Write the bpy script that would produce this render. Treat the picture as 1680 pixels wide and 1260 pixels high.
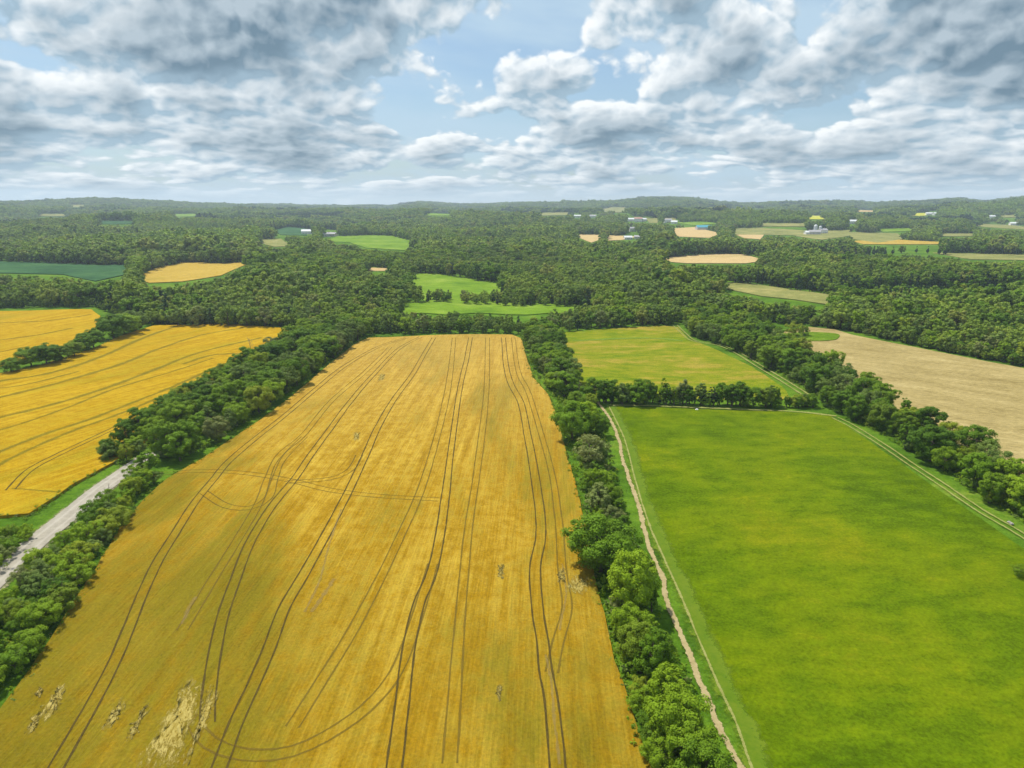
import bpy, math, random
import numpy as np
from mathutils import Vector, noise as mnoise
from mathutils.geometry import delaunay_2d_cdt

# ------------------------------------------------------------------ camera, sky, sun, exposure
for o in list(bpy.data.objects):
    bpy.data.objects.remove(o)
scene = bpy.context.scene
COL = scene.collection
R = math.radians
CAM_H, FPX, HORIZON = 70.0, 1120.0, 327.0
PITCH = math.atan((630 - HORIZON) / FPX)
cam_d = bpy.data.cameras.new('camera')
cam_d.sensor_width = 36.0
cam_d.lens = FPX / 1680 * 36.0
cam_d.clip_start, cam_d.clip_end = 1.0, 40000.0
cam = bpy.data.objects.new('camera', cam_d)
COL.objects.link(cam)
cam.location = (0, 0, CAM_H)
cam.rotation_euler = (math.pi / 2 - PITCH, 0, 0)
scene.camera = cam

SUN_EL, SUN_AZ = R(60), R(-38)          # azimuth from straight ahead (+Y), minus = to the side of the road
sun_d = bpy.data.lights.new('sun', 'SUN')
sun_d.energy, sun_d.angle, sun_d.color = 4.0, R(0.6), (1.0, 0.95, 0.86)
sun = bpy.data.objects.new('sun', sun_d)
COL.objects.link(sun)
sdir = Vector((math.sin(SUN_AZ) * math.cos(SUN_EL), math.cos(SUN_AZ) * math.cos(SUN_EL), math.sin(SUN_EL)))
sun.rotation_euler = (-sdir).to_track_quat('-Z', 'Y').to_euler()

scene.view_settings.view_transform = 'Standard'
scene.view_settings.look = 'None'
scene.view_settings.exposure = 0.55
scene.view_settings.gamma = 1.0
scene.render.engine = 'CYCLES'
scene.cycles.max_bounces = 5
scene.cycles.diffuse_bounces = 2
scene.cycles.transparent_max_bounces = 12
scene.cycles.volume_bounces = 0
scene.cycles.use_denoising = True


# ------------------------------------------------------------------ node helpers
class N:
    """a node socket with arithmetic"""
    def __init__(s, t, k): s.t, s.k = t, k
    def _m(s, op, *a, clamp=False):
        n = s.t.nodes.new('ShaderNodeMath'); n.operation = op; n.use_clamp = clamp
        for i, v in enumerate((s,) + a): put(s.t, n.inputs[i], v)
        return N(s.t, n.outputs[0])
    def __add__(s, o): return s._m('ADD', o)
    def __radd__(s, o): return s._m('ADD', o)
    def __sub__(s, o): return s._m('SUBTRACT', o)
    def __rsub__(s, o): return (s * -1.0) + o
    def __mul__(s, o): return s._m('MULTIPLY', o)
    def __rmul__(s, o): return s._m('MULTIPLY', o)
    def __truediv__(s, o): return s._m('DIVIDE', o)
    def __rtruediv__(s, o): return s._m('POWER', -1.0) * o
    def max(s, o): return s._m('MAXIMUM', o)
    def min(s, o): return s._m('MINIMUM', o)
    def pow(s, o): return s._m('POWER', o)
    def exp(s): return s._m('EXPONENT')
    def clamp(s): return s._m('ADD', 0.0, clamp=True)
    def step(s, a, b, smooth=True):
        n = s.t.nodes.new('ShaderNodeMapRange'); n.clamp = True
        n.interpolation_type = 'SMOOTHSTEP' if smooth else 'LINEAR'
        put(s.t, n.inputs[0], s); n.inputs[1].default_value = a; n.inputs[2].default_value = b
        return N(s.t, n.outputs[0])


def put(t, sock, v):
    if isinstance(v, N): t.links.new(v.k, sock)
    elif isinstance(v, (tuple, list)) and sock.type == 'RGBA': sock.default_value = (*v[:3], 1.0)
    else: sock.default_value = v


def node(t, kind, out=0, ins=None, **props):
    n = t.nodes.new(kind)
    for k, v in props.items(): setattr(n, k, v)
    for k, v in (ins or {}).items(): put(t, n.inputs[k], v)
    return N(t, n.outputs[out])


def xyz(t, a, b, c): return node(t, 'ShaderNodeCombineXYZ', ins={0: a, 1: b, 2: c})
def sep(t, v):
    n = t.nodes.new('ShaderNodeSeparateXYZ'); t.links.new(v.k, n.inputs[0])
    return [N(t, o) for o in n.outputs]
def noise(t, v, scale, detail=4.0, rough=0.55, dist=0.0, lac=2.0):
    return node(t, 'ShaderNodeTexNoise', ins={'Vector': v, 'Scale': scale, 'Detail': detail, 'Roughness': rough, 'Distortion': dist, 'Lacunarity': lac})
def mix(t, f, a, b):
    n = t.nodes.new('ShaderNodeMix'); n.data_type = 'RGBA'
    put(t, n.inputs[0], f); put(t, n.inputs[6], a); put(t, n.inputs[7], b)
    return N(t, n.outputs[2])


# ------------------------------------------------------------------ sky with broken cumulus
world = bpy.data.worlds.new('World')
scene.world = world
world.use_nodes = True
world.cycles.sampling_method = 'NONE'
T = world.node_tree
T.nodes.clear()
D = node(T, 'ShaderNodeTexCoord', out=0)
dx, dy, dz = sep(T, D)
sky = T.nodes.new('ShaderNodeTexSky')
sky.sky_type = 'NISHITA'; sky.sun_disc = False
sky.sun_elevation = SUN_EL; sky.sun_rotation = SUN_AZ
sky.altitude = 200; sky.air_density = 1.0; sky.dust_density = 1.2; sky.ozone_density = 1.5
SKY = 0.075
blue = node(T, 'ShaderNodeVectorMath', ins={0: N(T, sky.outputs[0]), 1: (SKY * .84, SKY * .97, SKY * 1.04)}, operation='MULTIPLY')
azi = dx._m('ARCTAN2', dy)
ele = dz.clamp()._m('ARCSINE')


def blob(px, py, sx, sy, amp):
    """a cloud (or a gap) standing at a bearing and height above the horizon, sizes in degrees"""
    a0 = math.atan((px - 840) / 1165.0); e0 = math.atan((HORIZON - py) / 1165.0)
    sx, sy = R(sx), R(sy)
    u = (azi - a0) * (1 / sx); w = (ele - e0) * (1 / sy)
    return (u * u * -1.0 - w * w).exp() * amp


bias = (blob(1640, 75, 7, 4.2, .42) + blob(1180, 120, 7, 4.5, .10) + blob(960, 75, 3.0, 4.0, .16)
        + blob(300, 110, 13, 5.5, .17) + blob(640, 30, 6, 3.6, .20) + blob(800, 135, 3.2, 4.0, -.15)
        + blob(1330, 60, 3.6, 3.0, -.16) + blob(30, 65, 2.6, 1.2, -.22) + blob(1400, 150, 3.2, 4.0, .14)
        + blob(1150, 255, 12, 2.2, .10) + blob(450, 240, 14, 1.6, .14) + blob(1500, 240, 6, 2.4, .10)
        + blob(790, 265, 5, 1.6, -.05) + blob(1050, 170, 2.4, 2.0, -.14))


def n2(v, scale, detail=4.0, rough=0.55):
    return node(T, 'ShaderNodeTexNoise', ins={'Vector': v, 'Scale': scale, 'Detail': detail, 'Roughness': rough}, noise_dimensions='2D')


# cumulus heaps: soft large noise with rounded cells, shrinking towards the horizon; sampled here and a little nearer the sun
hu = azi * 5.4 + 30.1
hv_ = (ele.max(0.0) + 0.05)._m('LOGARITHM', math.e) * 1.75 + 11.9
hw = n2(xyz(T, hu + 5.0, hv_, 0.0), 1.3, 3.0)
ff = []
for ou, ov, fine in ((0.0, 0.0, 9.0), (-.045, .085, 6.0)):
    hp = xyz(T, hu + hw * 0.22 + ou, hv_ + hw * 0.2 + ov, 0.0)
    big = n2(hp, 1.0, fine, .51)
    puff = node(T, 'ShaderNodeTexVoronoi', ins={'Vector': hp, 'Scale': 2.2, 'Detail': 2.0, 'Roughness': 0.5, 'Lacunarity': 2.3},
                voronoi_dimensions='2D', feature='F1', normalize=True)
    ff.append(big * 1.1 - puff * 0.54 + 0.375)
fa, fb = ff
dens = fa + bias
cover = dens.step(0.662, 0.735)
thick = dens.step(0.74, 1.06)
facing = ((fa - fb) * 5.6 + 0.42).clamp()
veil_n = n2(xyz(T, azi * 2.2 + 20.0, ele * 9.0 + azi, 0.0), 1.1, 4.0, 0.6)
veil = veil_n.step(0.30, 0.70) * 0.68 + 0.24
low = ele.step(R(-0.6), R(1.6))              # the air near the horizon pales everything
wisp = mix(T, veil, blue, (0.36, 0.48, 0.58))
shade = mix(T, thick, (0.25, 0.35, 0.43), (0.105, 0.168, 0.222))
lit = mix(T, thick, (0.71, 0.73, 0.735), (0.33, 0.395, 0.445))
ccol = mix(T, facing, shade, lit)
allc = mix(T, cover * 0.95, wisp, ccol)
final = mix(T, low * 0.85 + 0.15, (0.50, 0.585, 0.63), allc)
bg = T.nodes.new('ShaderNodeBackground')
T.links.new(final.k, bg.inputs[0]); bg.inputs[1].default_value = 1.0
T.links.new(bg.outputs[0], T.nodes.new('ShaderNodeOutputWorld').inputs[0])


# ------------------------------------------------------------------ the lie of the land
rng = np.random.default_rng(7)
random.seed(7)
CP, SP = math.cos(PITCH), math.sin(PITCH)
SKYLINE = [(-300, 332), (0, 331), (200, 328), (330, 333), (560, 335), (640, 335), (690, 331), (760, 334), (850, 332), (950, 331),
           (1010, 330), (1060, 326), (1130, 326), (1180, 331), (1220, 333), (1300, 331), (1400, 330), (1440, 332),
           (1520, 329), (1570, 327), (1620, 330), (1680, 325), (1980, 330)]


def ray(px, py):
    u, v = (np.asarray(px, float) - 840) / FPX, (630 - np.asarray(py, float)) / FPX
    return u, CP + v * SP, -SP + v * CP


def pix(x, y, z):
    x, y, z = np.asarray(x, float), np.asarray(y, float), np.asarray(z, float) - CAM_H
    d = y * CP - z * SP
    return 840 + FPX * x / d, 630 - FPX * (y * SP + z * CP) / d


_a, _t = [], []
for _x, _y in SKYLINE:
    _u, _v, _w = ray(_x, 331 + (_y - 331) * 1.5)
    _a.append(math.atan2(_u, _v)); _t.append(_w / math.hypot(_u, _v))
RIDGE_R = 5600.0


def sstep(x, a, b):
    t = np.clip((x - a) / (b - a), 0, 1)
    return t * t * (3 - 2 * t)


def terrain(x, y):
    x, y = np.asarray(x, float), np.asarray(y, float)
    r, az = np.hypot(x, y), np.arctan2(x, y)
    top = CAM_H + RIDGE_R * np.interp(az, _a, _t) - 17.0
    z = 0.7 * np.sin(x / 31.0 + 1.0) * np.cos(y / 47.0) + 0.5 * np.sin(x / 17.0 + y / 39.0)
    z = z * (1 - sstep(r, 500, 900))
    z = z + top * sstep(r, 1300, RIDGE_R) ** 1.05
    z = z + 18.0 * np.sin(r / 300.0 + 3.0 * np.sin(az * 4.0) + 1.0) * np.sin(az * 7 + r / 900.0) * sstep(r, 1100, 2100) * (1 - sstep(r, 4300, 5300))
    return z - 90 * sstep(r, 6200, 8800)


def at(px, py):
    """where the line of sight through a photo point meets the land"""
    px, py = np.atleast_1d(np.asarray(px, float)), np.atleast_1d(np.asarray(py, float))
    u, v, w = ray(px, py)
    k = 1.0 / np.hypot(u, v)
    u, v, w = u * k, v * k, w * k
    t = np.full(px.shape, 20.0); done = np.zeros(px.shape, bool)
    for _ in range(900):
        step = np.maximum(1.0, t * 0.008)
        tn = t + step
        below = (CAM_H + w * tn) < terrain(u * tn, v * tn)
        t = np.where(done | below, t, tn); done |= below
        if done.all() or t.min() > 8000: break
    lo, hi = t, t + np.maximum(1.0, t * 0.008)
    for _ in range(24):
        m = (lo + hi) / 2
        b = (CAM_H + w * m) < terrain(u * m, v * m)
        hi = np.where(b, m, hi); lo = np.where(b, lo, m)
    return np.stack([u * lo, v * lo], 1)


def at_list(pts): return at([p[0] for p in pts], [p[1] for p in pts])


def resample(P, step, closed=False, smooth=True):
    """Catmull-Rom through the points, then even steps"""
    P = np.asarray(P, float); n = len(P); out = []
    segs = n if closed else n - 1
    for i in range(segs):
        if closed: p0, p1, p2, p3 = P[(i - 1) % n], P[i], P[(i + 1) % n], P[(i + 2) % n]
        else: p0, p1, p2, p3 = P[max(i - 1, 0)], P[i], P[i + 1], P[min(i + 2, n - 1)]
        k = max(1, int(np.linalg.norm(p2 - p1) / step))
        for j in range(k):
            t = j / k
            if smooth:
                out.append(0.5 * ((2 * p1) + (-p0 + p2) * t + (2 * p0 - 5 * p1 + 4 * p2 - p3) * t * t + (-p0 + 3 * p1 - 3 * p2 + p3) * t ** 3))
            else: out.append(p1 + (p2 - p1) * t)
    if not closed: out.append(P[-1])
    return np.array(out)


def inside(poly, X, Y):
    X, Y = np.asarray(X, float), np.asarray(Y, float)
    r = np.zeros(X.shape, bool); n = len(poly); j = n - 1
    for i in range(n):
        xi, yi = poly[i][0], poly[i][1]; xj, yj = poly[j][0], poly[j][1]
        if yi != yj:
            r ^= ((yi > Y) != (yj > Y)) & (X < (xj - xi) * (Y - yi) / (yj - yi) + xi)
        j = i
    return r


# ------------------------------------------------------------------ materials
def material(name, rough=0.9, spec=0.2):
    m = bpy.data.materials.new(name); m.use_nodes = True
    t = m.node_tree; t.nodes.clear()
    b = t.nodes.new('ShaderNodeBsdfPrincipled'); o = t.nodes.new('ShaderNodeOutputMaterial')
    b.inputs['Roughness'].default_value = rough; b.inputs['Specular IOR Level'].default_value = spec
    t.links.new(b.outputs[0], o.inputs[0])
    return m, t, b


def pos(t): return node(t, 'ShaderNodeNewGeometry', out=0)


def bump(t, b, h, strength, dist):
    n = t.nodes.new('ShaderNodeBump'); n.inputs['Strength'].default_value = strength; n.inputs['Distance'].default_value = dist
    put(t, n.inputs['Height'], h); t.links.new(n.outputs[0], b.inputs['Normal'])


def ramp(t, f, cols):
    c = cols[0][1]
    for (a, _), (e, col) in zip(cols, cols[1:]):
        c = mix(t, f.step(a, e), c, col)
    return c


def scaled(t, v, s, rot=0.0):
    n = t.nodes.new('ShaderNodeMapping'); t.links.new(v.k, n.inputs[0])
    n.inputs['Scale'].default_value = s; n.inputs['Rotation'].default_value = (0, 0, rot)
    return N(t, n.outputs[0])


def crop_mat(name, gold, pale, green, rot, amount=1.0, edge=.52, low=False):
    """standing grain: drilled rows, riper and greener drifts, fine grain of the ears"""
    m, t, b = material(name, 0.95, 0.02)
    p = pos(t)
    al = scaled(t, p, (1, 1, 1), rot)
    rows = scaled(t, al, (1.0, 0.035, 1.0))
    drift = noise(t, scaled(t, al, (1.0, .38, 1.0)), 0.022, 5.0, 0.6, 0.5)
    streak = noise(t, rows, 0.55, 4.0, 0.65)
    drill = noise(t, rows, 2.6, 2.0, 0.6)
    grain = noise(t, p, 2.2, 4.0, 0.75)
    mott = noise(t, p, 0.35, 5.0, 0.7)
    c = mix(t, (streak * 0.5 + mott * 0.5).step(0.40, 0.62), gold, pale)
    c = mix(t, (drift + (streak - 0.5) * 0.25 + (mott - .5) * .2).step(edge, edge + 0.18) * amount, c, green)
    if low:                                  # the crop turns greener towards the near end
        near = sep(t, p)[1].step(150, 55) * ((drift + mott * .5) - .42).step(.1, .5)
        c = mix(t, near * 0.8, c, green)
        dry = sep(t, p)[1].step(140, 330) * (mott * .6 + .5).clamp()   # the far end is the ripest
        c = mix(t, dry * 0.75, c, (.385, .255, .060))
    k = (grain - 0.5) * 1.2 + (drill - 0.5) * 0.6 + (streak - 0.5) * 0.55 + (mott - 0.5) * 0.5 + 1.0
    c = node(t, 'ShaderNodeVectorMath', ins={0: c, 1: xyz(t, k, k, k)}, operation='MULTIPLY')
    t.links.new(c.k, b.inputs['Base Color'])
    bump(t, b, grain * 0.7 + drill * 0.5, 0.7, 0.5)
    return m


def grass_mat(name, cols, scale=0.03, streak_rot=None, fine=1.0):
    m, t, b = material(name, 0.95, 0.02)
    p = pos(t)
    big = noise(t, p if streak_rot is None else scaled(t, scaled(t, p, (1, 1, 1), streak_rot), (1, .35, 1)), scale, 7.0, 0.66, 0.25)
    mid = noise(t, scaled(t, p, (.5, 1.0, 1)), scale * 10, 6.0, 0.72, 0.15)
    f = noise(t, p, 1.9, 4.0, 0.75)
    c = ramp(t, big + (mid - 0.5) * 0.5, cols)
    k = (f - 0.5) * 1.7 * fine + (mid - 0.5) * 1.15 + (big - 0.5) * 0.8 + 1.0
    c = node(t, 'ShaderNodeVectorMath', ins={0: c, 1: xyz(t, k, k, k)}, operation='MULTIPLY')
    t.links.new(c.k, b.inputs['Base Color'])
    bump(t, b, f * 0.6 + mid, 0.6, 0.5)
    return m


def leaf_mat(name, dark, light, trans=0.22):
    m = bpy.data.materials.new(name); m.use_nodes = True
    t = m.node_tree; t.nodes.clear()
    oi = t.nodes.new('ShaderNodeObjectInfo')
    rnd, loc = N(t, oi.outputs['Random']), N(t, oi.outputs['Location'])
    patch = noise(t, scaled(t, loc, (1, 1, 0)), 0.007, 5.0, 0.7)
    g = noise(t, pos(t), 0.9, 2.0, 0.6)
    f = (rnd * 0.60 + (patch - 0.5) * 1.9 + (g - 0.5) * 0.5 + 0.18).clamp()
    c = mix(t, f, dark, light)
    c = mix(t, (rnd * 7.31)._m('FRACT').step(0.80, 0.98) * 0.55, c, (light[0] * 1.1, light[1] * 0.8, light[2] * 1.6))
    b = t.nodes.new('ShaderNodeBsdfPrincipled'); b.inputs['Roughness'].default_value = 0.6
    b.inputs['Specular IOR Level'].default_value = 0.06
    t.links.new(c.k, b.inputs['Base Color'])
    tr = t.nodes.new('ShaderNodeBsdfTranslucent')
    c2 = node(t, 'ShaderNodeVectorMath', ins={0: c, 1: (1.5, 1.35, 0.6)}, operation='MULTIPLY')
    t.links.new(c2.k, tr.inputs[0])
    mx = t.nodes.new('ShaderNodeMixShader'); mx.inputs[0].default_value = trans
    t.links.new(b.outputs[0], mx.inputs[1]); t.links.new(tr.outputs[0], mx.inputs[2])
    t.links.new(mx.outputs[0], t.nodes.new('ShaderNodeOutputMaterial').inputs[0])
    return m


def plain(name, col, rough=0.8, var=0.25, scale=1.5, spec=0.2):
    m, t, b = material(name, rough, spec)
    f = noise(t, pos(t), scale, 4.0, 0.6)
    t.links.new(mix(t, f.step(0.3, 0.7), tuple(c * (1 - var) for c in col), tuple(c * (1 + var) for c in col)).k, b.inputs['Base Color'])
    return m


def soft_strip(name, col, col2, strength=1.0, ragged=0.5, scale=0.6, soft=.55):
    """a worn or flattened strip: its edge breaks up into what grows beside it"""
    m = bpy.data.materials.new(name); m.use_nodes = True
    t = m.node_tree; t.nodes.clear()
    b = t.nodes.new('ShaderNodeBsdfPrincipled'); b.inputs['Roughness'].default_value = 0.9
    b.inputs['Specular IOR Level'].default_value = 0.1
    p = pos(t)
    f = noise(t, p, scale, 5.0, 0.7); g = noise(t, p, scale * 5, 3.0, 0.7)
    t.links.new(mix(t, (f * .6 + g * .4).step(0.35, 0.65), col, col2).k, b.inputs['Base Color'])
    ac = N(t, node(t, 'ShaderNodeAttribute', out=2, attribute_name='across').k)
    a = ((1.0 - ac._m('ABSOLUTE')) * 1.6 + (f - 0.5) * 2.2 * ragged + (g - 0.5) * 1.2 * ragged).step(0.05, soft) * strength
    tr = t.nodes.new('ShaderNodeBsdfTransparent'); mx = t.nodes.new('ShaderNodeMixShader')
    put(t, mx.inputs[0], a); t.links.new(tr.outputs[0], mx.inputs[1]); t.links.new(b.outputs[0], mx.inputs[2])
    t.links.new(mx.outputs[0], t.nodes.new('ShaderNodeOutputMaterial').inputs[0])
    return m


M = {}
M['ground'] = grass_mat('verge_grass', [(.30, (.045, .100, .008)), (.42, (.060, .130, .008)), (.55, (.080, .155, .010)), (.72, (.12, .17, .018))], 0.03)
M['wheat'] = crop_mat('ripe_wheat', (.298, .172, .007), (.372, .248, .028), (.140, .115, .006), R(2.5), 0.9, .47, True)
M['wheat2'] = crop_mat('ripe_wheat_far', (.335, .200, .004), (.385, .252, .012), (.19, .175, .008), R(28), 0.5, .5)
M['meadow'] = grass_mat('meadow_grass', [(.30, (.064, .116, .001)), (.45, (.082, .132, .001)), (.56, (.099, .139, .001)), (.67, (.122, .141, .002)), (.84, (.150, .126, .006))], 0.024)
M['meadow2'] = grass_mat('upper_meadow_grass', [(.30, (.085, .155, .005)), (.44, (.12, .178, .005)), (.53, (.165, .185, .008)), (.61, (.225, .185, .024)), (.74, (.225, .16, .04))], 0.016, 1.5)
M['mown'] = grass_mat('mown_grass', [(.3, (.07, .145, .006)), (.5, (.095, .165, .008)), (.7, (.13, .18, .02))], 0.05)
M['stubble'] = grass_mat('tan_stubble', [(.3, (.265, .205, .075)), (.5, (.295, .232, .092)), (.7, (.32, .255, .11))], 0.09, R(-55), .4)
M['far_green'] = grass_mat('bright_pasture', [(.3, (.095, .19, .012)), (.5, (.13, .22, .015)), (.7, (.17, .235, .03))], 0.02)
M['far_blue'] = grass_mat('dark_green_crop', [(.3, (.028, .080, .032)), (.5, (.036, .095, .034)), (.7, (.055, .115, .036))], 0.012)
M['far_gold'] = crop_mat('far_grain', (.35, .235, .03), (.41, .29, .06), (.23, .21, .03), R(35), 0.4, .55)
M['far_peach'] = crop_mat('far_stubble', (.42, .30, .13), (.47, .35, .17), (.32, .28, .10), R(70), 0.4, .55)
M['far_olive'] = grass_mat('olive_pasture', [(.3, (.15, .16, .045)), (.5, (.195, .20, .06)), (.7, (.25, .22, .08))], 0.02)
M['far_yellow'] = grass_mat('yellow_crop', [(.3, (.34, .36, .03)), (.5, (.42, .42, .04)), (.7, (.44, .40, .06))], 0.02)
M['leaf_a'] = leaf_mat('maple_leaves', (0.06, 0.128, 0.01), (0.175, 0.3, 0.014))
M['leaf_b'] = leaf_mat('ash_leaves', (0.095, 0.18, 0.01), (0.255, 0.375, 0.016))
M['leaf_c'] = leaf_mat('willow_leaves', (0.105, 0.168, 0.032), (0.215, 0.295, 0.058))
M['leaf_d'] = leaf_mat('forest_leaves', (0.072, 0.142, 0.018), (0.275, 0.365, 0.042))
M['leaf_e'] = leaf_mat('conifer_needles', (0.02, 0.052, 0.018), (0.055, 0.105, 0.028), .1)
M['leaf_g'] = leaf_mat('weed_leaves', (.13, .17, .03), (.26, .28, .06))
M['leaf_m'] = leaf_mat('meadow_blades', (.10, .165, .004), (.20, .215, .012))
M['bark'] = plain('bark', (.11, .085, .065), .9, .3, 3)
M['dead'] = plain('dead_wood', (.26, .23, .20), .9, .3, 3)
M['tram'] = soft_strip('wheel_rut', (.045, .031, .007), (.095, .066, .012), .9, .8, 1.2)
M['tram_dim'] = soft_strip('old_wheel_rut', (.13, .09, .010), (.18, .12, .015), .62, .8, .7)
M['tram_pale'] = soft_strip('sandy_wheel_rut', (.24, .165, .045), (.30, .22, .08), .4, 1.8, .9)
M['tram_green'] = soft_strip('green_strip', (.135, .135, .008), (.18, .160, .010), .55, .7, .25, 1.5)
M['path'] = soft_strip('worn_dirt', (.27, .215, .095), (.37, .30, .155), .95, 1.1, .9)
M['track'] = soft_strip('worn_grass', (.20, .215, .045), (.30, .30, .10), .8, 1.1, .7)


def lodged_mat():
    """wind-laid straw: pale swathes combed one way, thinning out into the standing crop"""
    m = bpy.data.materials.new('flattened_straw'); m.use_nodes = True
    t = m.node_tree; t.nodes.clear()
    b = t.nodes.new('ShaderNodeBsdfPrincipled'); b.inputs['Roughness'].default_value = .9; b.inputs['Specular IOR Level'].default_value = .05
    p = pos(t)
    comb = noise(t, scaled(t, scaled(t, p, (1, 1, 1), R(-14)), (1, .28, 1)), 2.4, 5, .7, .5); fine = noise(t, p, 5.0, 3, .7)
    t.links.new(mix(t, (comb * .6 + fine * .4).step(.36, .64), (.235, .165, .016), (.40, .325, .10)).k, b.inputs['Base Color'])
    bump(t, b, comb + fine * .5, .35, .2)
    ac = node(t, 'ShaderNodeAttribute', out=2, attribute_name='across')
    a = ((1.0 - ac) * 1.5 + (comb - .5) * 3.4 + (fine - .5) * .8).step(.05, 1.1) * .9
    tr = t.nodes.new('ShaderNodeBsdfTransparent'); mx = t.nodes.new('ShaderNodeMixShader')
    put(t, mx.inputs[0], a); t.links.new(tr.outputs[0], mx.inputs[1]); t.links.new(b.outputs[0], mx.inputs[2])
    t.links.new(mx.outputs[0], t.nodes.new('ShaderNodeOutputMaterial').inputs[0])
    return m


M['lodged'] = lodged_mat()

# ------------------------------------------------------------------ mesh helpers
def mesh_np(name, V, F, mats=(), smooth=False):
    V = np.asarray(V, np.float32); F = np.asarray(F, np.int32)
    me = bpy.data.meshes.new(name)
    k = F.shape[1]
    me.vertices.add(len(V)); me.vertices.foreach_set('co', V.ravel())
    me.loops.add(F.size); me.loops.foreach_set('vertex_index', F.ravel())
    me.polygons.add(len(F)); me.polygons.foreach_set('loop_start', np.arange(0, F.size, k, dtype=np.int32))
    me.polygons.foreach_set('loop_total', np.full(len(F), k, np.int32))
    if smooth: me.polygons.foreach_set('use_smooth', np.ones(len(F), bool))
    for m in mats: me.materials.append(m)
    me.update(calc_edges=True)
    return me


def link(name, data, parent=None, **tags):
    o = bpy.data.objects.new(name, data); COL.objects.link(o)
    if parent: o.parent = parent
    for k, v in tags.items(): o[k] = v
    return o


def drape(name, poly_w, mat, lift, cell, skirt=0.0, jitter=0.0, parent=None, **tags):
    """a sheet laid over the land inside a world-space outline"""
    P = resample(poly_w, cell, True, False)
    if jitter: P = P + rng.normal(0, jitter, P.shape)
    x0, y0 = P.min(0); x1, y1 = P.max(0)
    c = cell * 1.3
    gx, gy = np.meshgrid(np.arange(x0, x1, c), np.arange(y0, y1, c))
    gx = gx.ravel() + rng.uniform(-.2, .2, gx.size) * c; gy = gy.ravel() + rng.uniform(-.2, .2, gy.size) * c
    k = inside(P, gx, gy)
    n = len(P)
    vs = [Vector(p) for p in P] + [Vector(p) for p in np.stack([gx[k], gy[k]], 1)]
    r = delaunay_2d_cdt(vs, [], [list(range(n))], 1, 1e-4)
    xy = np.array([tuple(v) for v in r[0]]); F = [f for f in r[2] if len(f) == 3]
    z = terrain(xy[:, 0], xy[:, 1]) + lift
    V = np.column_stack([xy, z]); F = np.array(F, np.int32)
    if skirt:
        o = len(V); q = P
        zt = terrain(q[:, 0], q[:, 1]) + lift
        V = np.vstack([V, np.column_stack([q, zt]), np.column_stack([q, zt - skirt])])
        i = np.arange(n); j = (i + 1) % n
        F = np.vstack([F, np.column_stack([o + i, o + n + i, o + j]), np.column_stack([o + j, o + n + i, o + n + j])])
    return link(name, mesh_np(name, V, F, (mat,)), parent, **tags)


def ribbon(name, line_w, width, mat, lift, step=2.0, parent=None, wobble=0.0, offset=0.0, **tags):
    P = resample(line_w, step)
    d = np.gradient(P, axis=0); d /= np.maximum(np.linalg.norm(d, axis=1, keepdims=True), 1e-6)
    nrm = np.column_stack([d[:, 1], -d[:, 0]])
    P = P + nrm * offset
    if wobble:
        w = np.cumsum(rng.normal(0, wobble, len(P))); w -= np.linspace(w[0], w[-1], len(w)); P = P + nrm * w[:, None] * 0.3
    wd = width * (1 + (rng.uniform(-.25, .25, len(P)) if wobble else 0))
    rows = []
    for k in (-.5, 0, .5):
        q = P + nrm * (k * np.atleast_1d(wd)[:, None])
        rows.append(np.column_stack([q, terrain(q[:, 0], q[:, 1]) + lift]))
    V = np.stack(rows, 1).reshape(-1, 3); n = len(P)
    i = np.arange(n - 1) * 3
    F = np.vstack([np.column_stack([i + a, i + a + 1, i + a + 4, i + a + 3]) for a in (0, 1)])
    me = mesh_np(name, V, F, (mat,))
    at_ = me.attributes.new('across', 'FLOAT', 'POINT')
    at_.data.foreach_set('value', np.tile([-1.0, 0.0, 1.0], n).astype(np.float32))
    return link(name, me, parent, **tags)


# ------------------------------------------------------------------ ground
na, nr = 540, 250
azs = np.concatenate([np.linspace(-50, 50, 360), np.linspace(50, 310, na - 360 + 2)[1:-1]]) * math.pi / 180
rs = np.concatenate([[0.5], np.geomspace(12, 9000, nr - 1)])
A, RR = np.meshgrid(azs, rs)
X, Y = RR * np.sin(A), RR * np.cos(A)
V = np.column_stack([X.ravel(), Y.ravel(), terrain(X, Y).ravel()])
i, j = np.meshgrid(np.arange(nr - 1), np.arange(na), indexing='ij')
j2 = (j + 1) % na
F = np.stack([i * na + j, i * na + j2, (i + 1) * na + j2, (i + 1) * na + j], -1).reshape(-1, 4)
link('ground', mesh_np('ground', V, F, (M['ground'],), True), kind='structure')

# ------------------------------------------------------------------ fields (outlines read off the photograph, laid on the land)
WHEAT = [(-260, 1420), (-140, 1330), (0, 1172), (45, 1110), (100, 1030), (160, 935), (200, 868), (235, 825), (275, 788), (330, 757), (370, 730),
         (430, 690), (480, 652), (540, 600), (580, 568), (605, 556), (700, 552), (840, 551), (855, 557), (864, 590), (875, 622), (900, 650),
         (915, 690), (925, 730), (945, 800), (962, 870), (975, 950), (990, 1010), (1010, 1090), (1035, 1170), (1060, 1245), (1090, 1330), (1120, 1420)]
WHEAT_L = [(-260, 660), (-120, 635), (0, 615), (60, 603), (150, 575), (200, 552), (255, 535), (360, 533), (465, 540), (500, 556), (420, 612), (330, 668),
           (250, 722), (185, 762), (118, 800), (49, 847), (0, 850), (-260, 858)]
WHEAT_U = [(-260, 514), (0, 512), (150, 509), (165, 520), (150, 550), (60, 592), (0, 603), (-260, 640)]
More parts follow.
